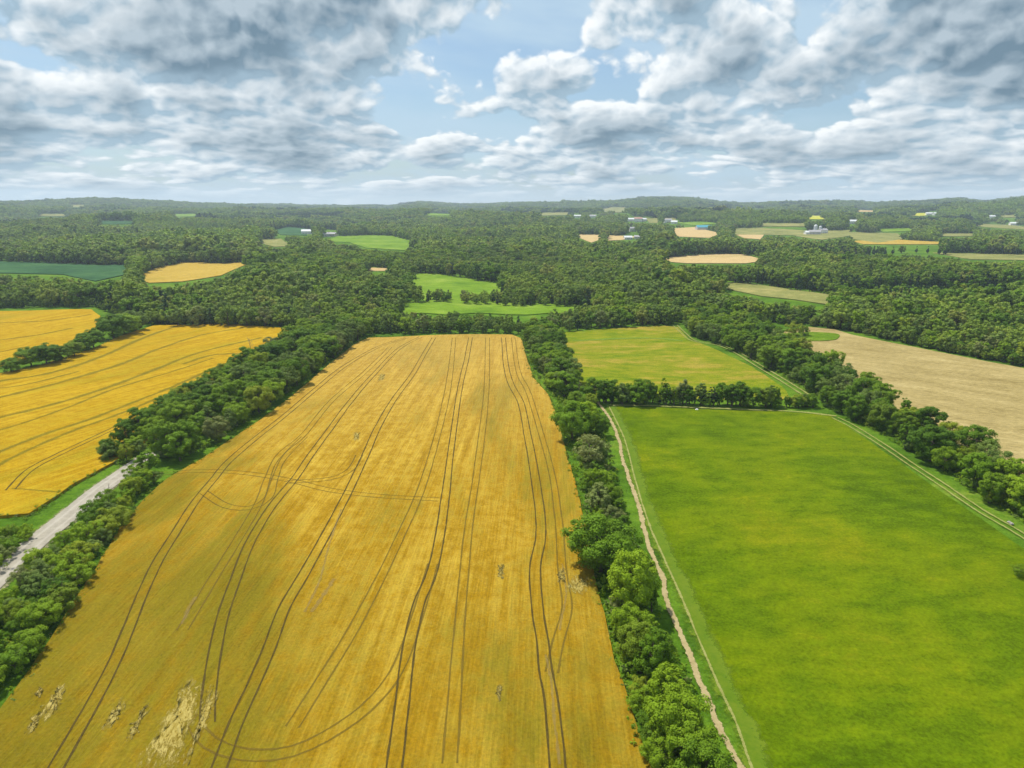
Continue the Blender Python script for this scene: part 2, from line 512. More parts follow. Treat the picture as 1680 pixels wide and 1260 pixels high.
MEADOW = [(1008, 668), (1100, 670), (1280, 676), (1360, 681), (1385, 697), (1440, 735), (1550, 812), (1660, 888), (1800, 985), (2050, 1150), (2050, 1420),
          (1320, 1420), (1250, 1260), (1230, 1200), (1200, 1140), (1165, 1060), (1140, 1000), (1115, 950), (1085, 890), (1060, 830), (1030, 740)]
MEADOW_U = [(912, 546), (960, 543), (1090, 535), (1112, 537), (1130, 556), (1175, 574), (1235, 603), (1285, 636), (1300, 656), (1150, 656), (965, 648),
            (950, 625), (938, 600), (920, 568)]
TAN = [(1252, 538), (1295, 545), (1320, 536), (1370, 541), (1400, 550), (1500, 570), (1600, 590), (1680, 605), (1900, 655), (1980, 900), (1800, 872), (1680, 795),
       (1586, 741), (1500, 687), (1420, 642), (1340, 594), (1290, 562)]
FAR = [
    ('pasture', 'far_green', [(672, 455), (690, 449), (735, 453), (822, 467), (817, 479), (772, 478), (758, 492), (756, 499), (741, 499), (737, 479), (706, 477), (685, 468)]),
    ('pasture', 'far_green', [(657, 498), (745, 497), (860, 499), (982, 505), (962, 514), (945, 522), (930, 524), (900, 514), (860, 517), (790, 514), (740, 517), (700, 514), (665, 518)]),
    ('crop_field', 'far_blue', [(-160, 430), (0, 431), (60, 432), (150, 436), (208, 436), (198, 450), (150, 460), (100, 450), (0, 448), (-160, 446)]),
    ('grain_field', 'far_gold', [(226, 456), (262, 440), (305, 432), (370, 434), (414, 430), (388, 440), (360, 452), (300, 461), (250, 463)]),
    ('pasture', 'far_green', [(556, 389), (600, 387), (640, 388), (676, 397), (662, 410), (600, 406), (575, 398), (540, 397)]),
    ('crop_field', 'far_blue', [(448, 379), (475, 373), (500, 376), (502, 386), (462, 385)]),
    ('pasture', 'far_olive', [(424, 394), (460, 393), (478, 404), (450, 405), (430, 400)]),
    ('grain_field', 'far_peach', [(940, 386), (988, 386), (986, 392), (970, 398), (955, 392)]),
    ('grain_field', 'far_peach', [(996, 387), (1047, 389), (1020, 394), (998, 395)]),
    ('grain_field', 'far_peach', [(1104, 376), (1140, 374), (1180, 383), (1162, 390), (1110, 388)]),
    ('grain_field', 'far_peach', [(1078, 428), (1110, 422), (1160, 418), (1215, 418), (1250, 428), (1220, 432), (1130, 432)]),
    ('pasture', 'far_olive', [(1176, 466), (1230, 467), (1300, 477), (1363, 485), (1356, 499), (1300, 491), (1250, 486), (1200, 476)]),
    ('grain_field', 'far_olive', [(1542, 416), (1680, 419), (1850, 421), (1850, 428), (1680, 427), (1600, 426)]),
    ('crop_field', 'far_yellow', [(1324, 354), (1352, 355), (1354, 360), (1328, 360)]),
    ('crop_field', 'far_yellow', [(1490, 351), (1520, 350), (1518, 354), (1494, 355)]),
    ('pasture', 'far_olive', [(1203, 376), (1250, 375), (1330, 380), (1388, 378), (1392, 386), (1345, 393), (1300, 386), (1210, 385)]),
    ('grain_field', 'far_peach', [(1210, 386), (1252, 386), (1246, 393), (1222, 391)]),
    ('grain_field', 'far_olive', [(1248, 367), (1322, 367), (1322, 372), (1252, 372)]),
    ('pasture', 'far_olive', [(1395, 382), (1470, 384), (1480, 392), (1440, 398), (1400, 392)]),
    ('grain_field', 'far_olive', [(1600, 367), (1662, 370), (1720, 376), (1720, 380), (1650, 375), (1604, 371)]),
    ('crop_field', 'far_blue', [(162, 363), (222, 363), (216, 368), (170, 368)]),
    ('pasture', 'far_olive', [(1000, 340), (1028, 341), (1030, 348), (1008, 349)]),
    ('pasture', 'far_olive', [(1060, 358), (1082, 359), (1082, 366), (1066, 366)]),
    ('pasture', 'far_olive', [(1090, 358), (1108, 358), (1108, 365), (1092, 365)]),
    ('pasture', 'far_olive', [(985, 343), (1000, 342), (1002, 347), (990, 348)]),
    ('pasture', 'far_olive', [(1640, 353), (1672, 353), (1672, 357), (1645, 357)]),
    ('pasture', 'far_olive', [(110, 336), (142, 337), (140, 340), (115, 340)]),
    ('crop_field', 'far_gold', [(1405, 396), (1470, 394), (1545, 398), (1540, 401), (1420, 401)]),
    ('pasture', 'far_green', [(1440, 376), (1490, 375), (1500, 379), (1450, 381)]),
    ('pasture', 'far_olive', [(1540, 384), (1600, 384), (1600, 388), (1545, 388)]),
    ('pasture', 'far_green', [(1110, 366), (1150, 364), (1180, 367), (1140, 370)]),
    ('pasture', 'far_olive', [(880, 350), (930, 349), (932, 353), (890, 354)]),
    ('pasture', 'far_green', [(280, 352), (330, 351), (330, 355), (285, 356)]),
    ('pasture', 'far_olive', [(60, 352), (110, 351), (110, 355), (62, 355)]),
    ('pasture', 'far_green', [(700, 350), (740, 350), (738, 354), (704, 354)]),
    ('grain_field', 'far_peach', [(1400, 345), (1440, 345), (1440, 348), (1404, 348)]),
    ('grain_field', 'far_peach', [(600, 440), (640, 441), (640, 445), (606, 445)]),
]
HOUSES = [
    (506, 384, 26, 12, 6, 'wall_white', 'roof_white', 8, 'long white barn by the blue-green field', dict(cat='barn', name='barn', chimney=False)),
    (536, 388, 18, 11, 5, 'wall_grey', 'roof_grey', 20, 'grey-roofed house right of the long white barn'),
    (547, 388, 14, 10, 5, 'wall_tan', 'roof_grey', -25, 'tan house at the tip of the bright pasture'),
    (416, 337, 24, 14, 7, 'wall_white', 'roof_white', 10, 'white house under the skyline trees'),
    (444, 342, 26, 12, 6, 'wall_white', 'roof_white', -6, 'white barn below the skyline house', dict(cat='barn', name='barn', chimney=False)),
    (947, 357, 24, 11, 6, 'wall_white', 'roof_white', 4, 'pale barn at the village end nearest the middle', dict(cat='barn', name='barn', chimney=False)),
    (973, 357, 22, 12, 6, 'wall_white', 'roof_grey', -20, 'white house between pale barn and village centre'),
    (1034, 363, 24, 12, 6, 'wall_white', 'roof_white', 6, 'long white house at the village centre'),
    (1047, 364, 22, 14, 9, 'wall_white', 'roof_red', -14, 'tall white house with a reddish roof in the village'),
    (1056, 363, 14, 11, 6, 'wall_white', 'roof_white', 30, 'small white house right of the red-roofed one'),
    (1095, 365, 22, 12, 7, 'wall_white', 'roof_grey', 15, 'pale house by the cream paddock'),
    (1106, 367, 16, 11, 5, 'wall_white', 'roof_white', -18, 'white shed right of the cream paddock', dict(cat='shed', name='shed', chimney=False, windows=2)),
    (1037, 380, 14, 10, 7, 'wall_white', 'roof_grey', 12, 'white house among trees above the split peach field'),
    (1030, 393, 14, 9, 4, 'wall_white', 'roof_white', 8, 'white cottage at the tip of the split peach field'),
    (1046, 392, 12, 9, 4, 'wall_white', 'roof_grey', -12, 'second cottage right of the peach field tip'),
    (1155, 377, 38, 17, 6, 'wall_grey', 'roof_blue', 3, 'long barn with a bright blue roof', dict(cat='barn', name='barn', chimney=False)),
    (1336, 385, 22, 12, 6, 'wall_grey', 'roof_grey', -10, 'grey barn with a white roof at the silo farm', dict(cat='barn', name='barn', chimney=False)),
    (1349, 383, 18, 12, 7, 'wall_white', 'roof_grey', 18, 'white farmhouse right of the silos'),
    (1326, 385, 16, 10, 5, 'wall_white', 'roof_white', 6, 'low white shed left of the silo farm', dict(cat='shed', name='shed', chimney=False, windows=2)),
    (1398, 367, 28, 12, 6, 'wall_white', 'roof_white', 5, 'lone white barn right of the silo farm', dict(cat='barn', name='barn', chimney=False)),
    (1524, 353, 22, 12, 6, 'wall_white', 'roof_white', -8, 'white house right of the far yellow crop'),
    (1536, 353, 24, 12, 6, 'wall_white', 'roof_white', 10, 'second white house beyond the far yellow crop'),
    (1626, 358, 24, 12, 6, 'wall_white', 'roof_white', 12, 'pale house left of the far olive paddock'),
    (1663, 370, 22, 12, 6, 'wall_white', 'roof_white', -10, 'white barn above the long olive field', dict(cat='barn', name='barn', chimney=False)),
]
def swell(poly, k=1.05):
    a = np.array(poly, float); c = a.mean(0)
    return (c + (a - c) * np.array([1 + (k - 1) * .6, k])).tolist()


CLEAR = [f[2] if k < 2 else swell(f[2]) for k, f in enumerate(FAR)] + [[(a[0] - 8, a[1] - 7), (a[0] + 8, a[1] - 7), (a[0] + 8, a[1] + 1), (a[0] - 8, a[1] + 1)] for a in HOUSES if a[1] > 345]

w_main = link('wheat_field', None, kind='structure', label='long ripe wheat field with wheel ruts in the middle')
drape('crop_canopy', at_list(WHEAT), M['wheat'], 0.7, 4.0, 0.9, 0.12, w_main)
wl = link('wheat_field', None, kind='structure', label='golden wheat field with green bands across the road')
drape('crop_canopy', at_list(WHEAT_L), M['wheat2'], 0.7, 5.0, 0.9, 0.15, wl)
wu_ = link('wheat_field', None, kind='structure', label='small golden wheat field beyond the dark tree clump')
drape('crop_canopy', at_list(WHEAT_U), M['wheat2'], 0.7, 6.0, 0.9, 0.2, wu_)
drape('meadow', at_list(MEADOW), M['meadow'], 0.22, 4.0, 0.3, 0.15, kind='structure', label='large bright green meadow beside the dirt path')
drape('meadow', at_list(MEADOW_U), M['meadow2'], 0.22, 5.0, 0.3, 0.15, kind='structure', label='yellowish upper meadow beyond the tree row')
drape('stubble_field', at_list(TAN), M['stubble'], 0.2, 6.0, 0.3, 0.2, kind='structure', label='tan stubble field behind the tree belt')
for nm, mt, poly in FAR:
    if poly is FAR[0][2]: poly = [(672, 455), (690, 449), (735, 453), (822, 467), (822, 496), (745, 499), (700, 494), (680, 470)]
    W = at_list(swell(poly, 1.12))
    far = float(np.hypot(W[:, 0], W[:, 1]).mean())
    drape(nm, W, M[mt], 0.4 + far * 0.0004, max(8.0, far / 55), 1.5, 0.0, kind='structure')
isl = at_list([(1334, 553)])[0]
drape('grass_island', np.array([[isl[0] + 14 * math.cos(a) * (1 + .12 * math.sin(3 * a)), isl[1] + 11 * math.sin(a)] for a in np.linspace(0, 2 * math.pi, 28)[:-1]]),
      M['mown'], 0.5, 3.0, 0.4, kind='structure')

# ------------------------------------------------------------------ road, tracks, ruts
ROAD = [(-140, 1075), (0, 945), (60, 890), (110, 850), (160, 808), (195, 783), (250, 745), (330, 692), (430, 628), (520, 568), (575, 532), (596, 519), (640, 474), (668, 440), (680, 420), (690, 405)]


def gravel():
    m, t, b = material('gravel', .95, .1)
    p = pos(t); a = noise(t, p, 0.35, 5, .7); f = noise(t, p, 4.0, 4, .8)
    ac = node(t, 'ShaderNodeAttribute', out=2, attribute_name='across')._m('ABSOLUTE')
    rut = (1.0 - (ac - 0.42)._m('ABSOLUTE') * 5.0).clamp()
    c = mix(t, (a * .7 + f * .3).step(.35, .65), (.25, .225, .18), (.34, .31, .25))
    c = mix(t, rut * 0.55, c, (.41, .375, .32))
    t.links.new(c.k, b.inputs['Base Color']); bump(t, b, f, .5, .1)
    return m


M['gravel'] = gravel()
road_w = resample(at_list(ROAD), 3.0)
ribbon('road', road_w, 5.4, M['gravel'], 0.30, 3.0, kind='structure', label='pale gravel road running beside the wheat')
ribbon('road_shoulder', road_w, 7.6, soft_strip('gravel_shoulder', (.15, .17, .05), (.25, .23, .13), 1, .8, .8), 0.16, 3.0, kind='structure')

PATH = [(980, 660), (1003, 690), (1015, 730), (1022, 760), (1040, 810), (1052, 850), (1063, 890), (1080, 930), (1090, 952), (1093, 975), (1110, 1020),
        (1135, 1080), (1155, 1130), (1180, 1190), (1200, 1235), (1218, 1265), (1250, 1330)]
strip_l = PATH
ribbon('dirt_path', at_list(PATH), 1.15, M['path'], 0.34, 0.9, wobble=.22, kind='structure')
mown = at_list([(1003, 668), (1030, 725), (1050, 800), (1075, 870), (1105, 935), (1130, 990), (1155, 1050), (1190, 1130), (1220, 1195), (1245, 1265), (1290, 1370)])
ribbon('mown_strip', mown, 4.6, soft_strip('mown_swath', (.078, .150, .004), (.125, .180, .010), .85, 1.3, .35, .9), 0.26, 2.0, kind='structure')
ribbon('mown_strip', mown, 0.5, M['track'], 0.31, 2.0, offset=0.8, wobble=.1, kind='structure')
TRK = [(1372, 686), (1400, 700), (1450, 731), (1500, 765), (1555, 801), (1610, 838), (1655, 864), (1680, 879), (1760, 930), (1880, 1010)]
ribbon('field_track', at_list(TRK), 0.62, M['track'], 0.32, 1.5, wobble=.12, offset=-.5, kind='structure')
ribbon('field_track', at_list(TRK), 0.62, M['track'], 0.32, 1.5, wobble=.12, offset=1.6, kind='structure')
TRK2 = [(1110, 534), (1125, 548), (1142, 560), (1180, 566), (1210, 578), (1250, 602), (1290, 626), (1325, 648)]
ribbon('field_track', at_list(TRK2), 0.9, M['track'], 0.36, 2.5, wobble=.1, offset=-.3, kind='structure')
ribbon('field_track', at_list(TRK2), 0.9, M['track'], 0.36, 2.5, wobble=.1, offset=2.2, kind='structure')
ribbon('field_track', at_list([(908, 548), (918, 566), (930, 588), (937, 605), (944, 625), (955, 640)]), 3.5, M['track'], 0.30, 3, kind='structure')
ribbon('field_track', at_list([(1000, 666), (1100, 668), (1200, 672), (1300, 676), (1372, 684)]), 1.6, M['track'], 0.33, 3, wobble=.1, kind='structure')
ribbon('field_track', at_list([(1120, 560), (1080, 556), (1020, 556), (940, 560)]), 3.5, soft_strip('greener_swath', (.15, .25, .02), (.2, .28, .03), .6, .9, .2), 0.30, 3, kind='structure')

TRAMS = [
    [(668, 556), (620, 572), (566, 603), (520, 640), (470, 683), (415, 727), (375, 762), (352, 790), (320, 830), (290, 878), (261, 925), (235, 980), (212, 1037), (193, 1083), (170, 1130), (140, 1185), (100, 1255), (70, 1310)],
    [(690, 555), (653, 576), (612, 619), (576, 661), (540, 710), (508, 754), (485, 788), (445, 837), (410, 896), (385, 960), (367, 1014), (352, 1083), (343, 1150), (341, 1195)],
    [(712, 556), (695, 585), (676, 618), (648, 656), (621, 702), (600, 750), (577, 800), (556, 842), (522, 906), (492, 960), (467, 1004), (443, 1068), (418, 1127), (389, 1191), (367, 1250), (345, 1310)],
    [(772, 556), (766, 590), (755, 640), (741, 738), (732, 812), (721, 886), (708, 945), (688, 994), (673, 1058), (666, 1107), (661, 1156), (649, 1255), (640, 1330)],
    [(826, 556), (830, 600), (838, 632), (855, 665), (866, 720), (874, 763), (885, 837), (887, 886), (878, 935), (882, 1009), (890, 1058), (895, 1107), (904, 1156), (914, 1255), (920, 1330)],
]
for L in TRAMS:
    W = at_list(L)
    for s in (-1, 1):
        ribbon('wheel_rut', W, .36, M['tram'], .74, 1.5, w_main, .05, s * .98)
DIM = [
    [(640, 572), (600, 612), (545, 660), (500, 715), (460, 750), (440, 790), (420, 840), (345, 965), (300, 1040)],
    [(800, 556), (798, 640), (785, 760), (770, 860), (760, 960), (752, 1060), (745, 1160), (738, 1260)],
    [(745, 556), (735, 640), (700, 780), (650, 900), (590, 1020), (530, 1120), (480, 1200)],
    [(842, 556), (850, 610), (868, 650), (900, 760), (915, 850), (922, 940), (930, 1000), (915, 1060), (905, 1110)],
    [(710, 930), (690, 1000), (660, 1090), (620, 1150), (560, 1200), (480, 1240), (400, 1245), (345, 1225), (322, 1195), (335, 1180)],
    [(250, 783), (320, 777), (400, 780), (480, 793), (540, 808), (620, 818), (720, 824)],
    [(335, 812), (370, 834), (410, 838), (440, 822), (450, 790), (462, 760), (500, 720)],
    [(470, 795), (540, 790), (575, 775), (590, 750)],
]
for k, L in enumerate(DIM):
    W = at_list(L)
    for s in (-1, 1):
        ribbon('wheel_rut', W, .38, M['tram_dim'], .73, 2.0, w_main, .06, s * .95)
for L, w in [([(560, 840), (540, 900), (525, 960), (500, 1010)], .5), ([(895, 1080), (905, 1130), (912, 1200), (918, 1262)], .5), ([(548, 955), (530, 985), (512, 1010)], .9),
             ([(322, 985), (310, 1005), (300, 1030)], .7), ([(922, 930), (930, 980), (918, 1040)], .4)]:
    ribbon('bare_rut', at_list(L), w, M['tram_pale'], .75, 1.0, w_main, .15)
LEFT = [([(-120, 648), (0, 628), (80, 615), (160, 590), (240, 555), (290, 537)], 2.6), ([(-60, 668), (0, 655), (100, 630), (200, 600), (260, 575), (330, 552), (400, 540)], 2.4),
        ([(-60, 705), (0, 688), (80, 668), (170, 640), (250, 610), (330, 580), (430, 556)], 2.4), ([(-60, 775), (0, 745), (70, 717), (150, 690), (240, 655), (300, 630), (370, 598)], 2.0),
        ([(-40, 790), (0, 766), (60, 736), (130, 707), (210, 677), (260, 655)], 1.6), ([(-60, 640), (0, 640), (60, 630), (130, 612)], 1.6), ([(300, 600), (350, 585), (420, 580), (445, 566)], 2.2),
        ([(-60, 725), (30, 700), (110, 672), (190, 640), (290, 610), (350, 590)], 1.3), ([(20, 806), (60, 808), (98, 812)], .7)]
for L, w in LEFT:
    ribbon('green_drift', at_list(L), w * 1.6, M['tram_green'], .73, 3.0, wl, .25)
for s in (-1, 1):
    ribbon('wheel_rut', at_list([(18, 808), (50, 775), (100, 748), (150, 724), (200, 700)]), .5, M['tram'], .74, 2.0, wl, .05, s)
for L, w in [([(-100, 540), (0, 532), (80, 528), (150, 518)], 2.4), ([(-100, 575), (0, 560), (60, 552), (120, 540)], 2.4), ([(-60, 595), (0, 580), (50, 570)], 2.0)]:
    ribbon('green_drift', at_list(L), w * 1.6, M['tram_green'], .73, 4.0, wu_, .25)


def lodged(poly):
    """wind-flattened straw: a low rumpled mat with a ragged rim"""
    W = at_list(poly); c = W.mean(0)
    ns, nr_ = 36, 9
    P = resample(W, 0.5, True); idx = np.linspace(0, len(P) - 1, ns).astype(int); P = P[idx] + rng.normal(0, .25, (ns, 2))
    Vv, ac = [], []
    for q in range(nr_ + 1):
        f = q / nr_
        for p in P:
            x, y = c + (p - c) * f + (rng.normal(0, .12, 2) if 0 < q < nr_ else 0)
            Vv.append((x, y, float(terrain(x, y)) + .76 + (abs(rng.normal(0, .03)) if q < nr_ else 0))); ac.append(f)
    Ff = [(q * ns + k, q * ns + (k + 1) % ns, (q + 1) * ns + (k + 1) % ns, (q + 1) * ns + k) for q in range(nr_) for k in range(ns)]
    me = mesh_np('lodged_patch', Vv, Ff, (M['lodged'],), True)
    a = me.attributes.new('across', 'FLOAT', 'POINT'); a.data.foreach_set('value', np.array(ac, np.float32))
    link('lodged_patch', me, w_main)


for poly in [[(225, 1275), (250, 1215), (278, 1165), (298, 1125), (318, 1115), (332, 1130), (327, 1172), (308, 1215), (292, 1275)],
             [(300, 1275), (318, 1215), (335, 1150), (352, 1125), (358, 1140), (345, 1190), (322, 1240)],
             [(66, 1192), (82, 1150), (104, 1125), (112, 1128), (104, 1155), (90, 1185)], [(40, 1215), (60, 1180), (72, 1165), (68, 1190), (50, 1215)],
             [(168, 1203), (182, 1175), (202, 1152), (208, 1160), (194, 1188), (180, 1205)], [(205, 1225), (225, 1185), (245, 1160), (238, 1185), (218, 1222)],
             [(924, 972), (930, 955), (958, 950), (968, 960), (964, 978), (940, 982)], [(916, 960), (918, 935), (924, 935), (928, 968)],              [(818, 955), (819, 930), (825, 930), (824, 958)], [(580, 725), (583, 712), (591, 712), (588, 728)], [(620, 628), (623, 616), (632, 615), (630, 627)], [(813, 1150), (816, 1130), (823, 1132), (821, 1158)],
             [(60, 1148), (66, 1135), (72, 1140), (66, 1152)]]:
    lodged(poly)


# ------------------------------------------------------------------ trees
def tube(path, radii, sides=6):
    path = np.asarray(path, float); n = len(path)
    d = np.gradient(path, axis=0); V = []
    for k in range(n):
        t = Vector(d[k]).normalized(); a = t.orthogonal().normalized(); b = t.cross(a)
        for s in range(sides):
            g = 2 * math.pi * s / sides
            V.append(tuple(Vector(path[k]) + (a * math.cos(g) + b * math.sin(g)) * radii[k]))
    F = [(k * sides + s, k * sides + (s + 1) % sides, (k + 1) * sides + (s + 1) % sides, (k + 1) * sides + s) for k in range(n - 1) for s in range(sides)]
    return V, F


def join(parts):
    V, F, o = [], [], 0
    for v, f in parts:
        V += list(v); F += [tuple(i + o for i in q) for q in f]; o += len(v)
    return V, F


def wood(r, h, w, limbs=7, bare=False):
    """a tapered trunk with limbs that fork towards the crown"""
    parts = []
    n = 6; zs = np.linspace(-0.3, h * (.95 if bare else .72), n)
    xy = np.cumsum(r.normal(0, h * .012, (n, 2)), 0)
    tr = np.column_stack([xy, zs]); rad = np.linspace(h * .028, h * .008, n); rad[0] *= 1.4
    parts.append(tube(tr, rad, 7))
    for k in range(limbs):
        f = r.uniform(.32, .9); b = tr[0] + (tr[-1] - tr[0]) * f
        a = k * 2.4 + r.uniform(-.4, .4); L = w * r.uniform(.28, .46) * (1.25 - f * .6)
        e = b + np.array([math.cos(a) * L, math.sin(a) * L, L * r.uniform(.5, 1.1)])
        m = (b + e) / 2 + np.array([0, 0, -L * .06])
        parts.append(tube([b, m, e], [h * .011, h * .007, h * .003], 5))
        if bare:
            for s in range(3):
                e2 = m + (e - m) * r.uniform(.2, 1) + r.normal(0, L * .25, 3) + np.array([0, 0, L * .3])
                parts.append(tube([m, (m + e2) / 2 + r.normal(0, .05, 3), e2], [h * .005, h * .003, h * .0015], 4))
    return join(parts)


def crown(r, h, w, shape, n_cl, n_leaf, leaf, base=.22, tight=1.0):
    """leaf sprays on the outside of many clumps that fill an uneven crown"""
    C, Rd = [], []
    while len(C) < n_cl:
        p = r.uniform(-1, 1, 3); q = np.linalg.norm(p)
        if q > 1 or q < .35: continue
        if shape == 'cone':
            f = (p[2] + 1) / 2; lim = 1.02 - f
            if math.hypot(p[0], p[1]) > lim: continue
        elif shape == 'column':
            f = (p[2] + 1) / 2
            if math.hypot(p[0], p[1]) > .95 * math.sin(math.pi * min(.95, .12 + .85 * f)) ** .7: continue
        elif shape == 'broad' and p[2] < -.45 and r.uniform() < .6: continue
        C.append(p); Rd.append(r.uniform(.11, .31) * (1.0 if shape != 'cone' else .7))
    C = np.array(C); Rd = np.array(Rd)
    # lobes: push the outline in and out
    a = np.arctan2(C[:, 1], C[:, 0]); ph = r.uniform(0, 6.28, 3)
    lob = 1 + .13 * np.sin(2 * a + ph[0]) + .10 * np.sin(3 * a + ph[1] + 2 * C[:, 2]) + .10 * np.sin(4 * C[:, 2] + ph[2])
    C[:, :2] *= lob[:, None]
    zb, zt = h * base, h
    S = np.array([w / 2 * .84, w / 2 * .84, (zt - zb) / 2 * .84]); O = np.array([0, 0, (zb + zt) / 2])
    cen = C * S + O
    out = C / np.linalg.norm(C, axis=1, keepdims=True)
    k = r.integers(0, n_cl, n_leaf)
    d = r.normal(0, 1, (n_leaf, 3)) + out[k] * 1.0 + np.array([0, 0, .45]); d /= np.linalg.norm(d, axis=1, keepdims=True)
    rr = (Rd[k] * w * .5 * (r.uniform(.55, 1.12, n_leaf)))[:, None]
    P = cen[k] + d * rr * np.array([1.0, 1.0, .82])
    nrm = d + r.normal(0, .34 * tight, (n_leaf, 3)) + np.array([0, 0, .30]); nrm /= np.linalg.norm(nrm, axis=1, keepdims=True)
    ref = r.normal(0, 1, (n_leaf, 3)); t1 = np.cross(nrm, ref); t1 /= np.linalg.norm(t1, axis=1, keepdims=True)
    t2 = np.cross(nrm, t1)
    sz = (leaf * r.uniform(.6, 1.3, n_leaf))[:, None]
    l, q = t1 * sz * .5, t2 * sz * .36
    V = np.stack([P - l, P + q - nrm * sz * .10, P + l, P - q - nrm * sz * .10], 1).reshape(-1, 3)
    F = np.arange(n_leaf * 4).reshape(-1, 4)
    return V, F


def proto(kind, seed, n_cl, n_leaf, leaf, mat, shape='broad', w=.85, base=.2, tight=1.0, H=10.0):
    r = np.random.default_rng(seed)
    cv_, cf = crown(r, H, H * w, shape, n_cl, n_leaf, leaf, base, tight)
    wv, wf = wood(r, H, H * w)
    return dict(crown=mesh_np(kind + '_crown', cv_, cf, (M[mat],)), trunk=mesh_np(kind + '_trunk', wv, wf, (M['bark'],)), cv=cv_, cf=cf, wv=wv, wf=wf, mat=mat)


NEAR = [proto('tree', 11, 80, 13500, .38, 'leaf_a', 'broad', .95, .04), proto('tree', 12, 90, 14000, .37, 'leaf_b', 'broad', .85, .03),
        proto('tree', 13, 75, 12500, .38, 'leaf_a', 'broad', .80, .05), proto('tree', 14, 80, 12000, .35, 'leaf_c', 'broad', .85, .05, 1.3),
        proto('tree', 15, 95, 14500, .37, 'leaf_b', 'broad', 1.02, .04), proto('tree', 16, 70, 11500, .37, 'leaf_a', 'broad', .72, .04)]
SLIM = [proto('slim', 21, 70, 8500, .34, 'leaf_b', 'column', .52, .04), proto('slim', 22, 70, 8500, .34, 'leaf_a', 'column', .46, .04), proto('slim', 23, 70, 8500, .34, 'leaf_c', 'column', .58, .05)]
SPRUCE = [proto('spruce', 31, 90, 5200, .42, 'leaf_e', 'cone', .46, .05)]
BUSH = [proto('bush', 41, 46, 7500, .44, 'leaf_b', 'broad', 1.35, .0), proto('bush', 42, 48, 7500, .44, 'leaf_a', 'broad', 1.2, .0), proto('bush', 43, 44, 7000, .42, 'leaf_c', 'broad', 1.1, .0)]
BIG = [proto('maple', 51, 130, 20000, .33, 'leaf_a', 'broad', .98, .10), proto('maple', 52, 140, 21000, .32, 'leaf_b', 'broad', .92, .08)]
GREY = [proto('grey', 61, 50, 3600, .40, 'leaf_c', 'broad', .9, .12, 1.5)]
dv, df = wood(np.random.default_rng(71), 10, 8, 9, True)
DEAD = mesh_np('dead_wood', dv, df, (M['dead'],))

COUNT = {'tree': 0, 'bush': 0}
ORD = ['zeroth', 'first', 'second', 'third', 'fourth', 'fifth', 'sixth', 'seventh', 'eighth', 'ninth', 'tenth', 'eleventh', 'twelfth', 'thirteenth', 'fourteenth',
       'fifteenth', 'sixteenth', 'seventeenth', 'eighteenth', 'nineteenth', 'twentieth']
TENS = {2: 'twenty', 3: 'thirty', 4: 'forty', 5: 'fifty', 6: 'sixty', 7: 'seventy', 8: 'eighty', 9: 'ninety'}


def nth(k):
    if k <= 20: return ORD[k]
    t, u = divmod(k, 10)
    if t >= 10: return 'hundred-and-' + nth(k - 100) if k > 100 else 'hundredth'
    return (TENS[t] + '-' + ORD[u]) if u else TENS[t][:-1] + 'ieth'


def plant(p, x, y, h, label, group, name='tree', cat='tree', wide=1.0, sink=0.0):
    root = link(name, None); root.empty_display_size = 1
    root.location = (x, y, float(terrain(x, y)) - sink); s = h / 10.0
    root.rotation_euler = (0, 0, random.uniform(0, 6.283)); root.scale = (s * wide, s * wide, s)
    root['label'] = label; root['category'] = cat; root['group'] = group
    link('trunk', p['trunk'], root); link('crown', p['crown'], root)
    COUNT[cat if cat in COUNT else 'tree'] += 1
    return root


TREES_XY = []


def scatter(poly_px, gap, n_try=6000, keep=None):
    """points no nearer than gap to each other inside an outline"""
    W = resample(at_list(poly_px), 5, True, False)
    x0, y0 = W.min(0); x1, y1 = W.max(0)
    pts = []
    C = rng.uniform((x0, y0), (x1, y1), (n_try, 2)); C = C[inside(W, C[:, 0], C[:, 1])]
    for c in C:
        if all((c[0] - q[0]) ** 2 + (c[1] - q[1]) ** 2 > gap * gap for q in pts): pts.append(c)
    pts = [p for p in pts if -60 < pix(p[0], p[1], 4.0)[0] < 1740]
    return pts


def hedge(pts, protos, hmin, hmax, kindword, place, group, cat='tree', name='tree', wide=(.95, 1.25), hfun=None):
    pts = sorted(pts, key=lambda p: math.hypot(p[0], p[1]))
    for k, p in enumerate(pts):
        h = random.uniform(hmin, hmax) * (hfun(p) if hfun else 1)
        q = protos[random.randrange(len(protos))]
        tone = {'leaf_a': 'dark green', 'leaf_b': 'bright green', 'leaf_c': 'grey-green', 'leaf_e': 'blackish green'}[q['mat']]
        plant(q, p[0], p[1], h, f'{tone} {kindword}, {nth(k + 1)} from camera in {place}', group, name, cat, random.uniform(*wide))
        TREES_XY.append((p[0], p[1], h))


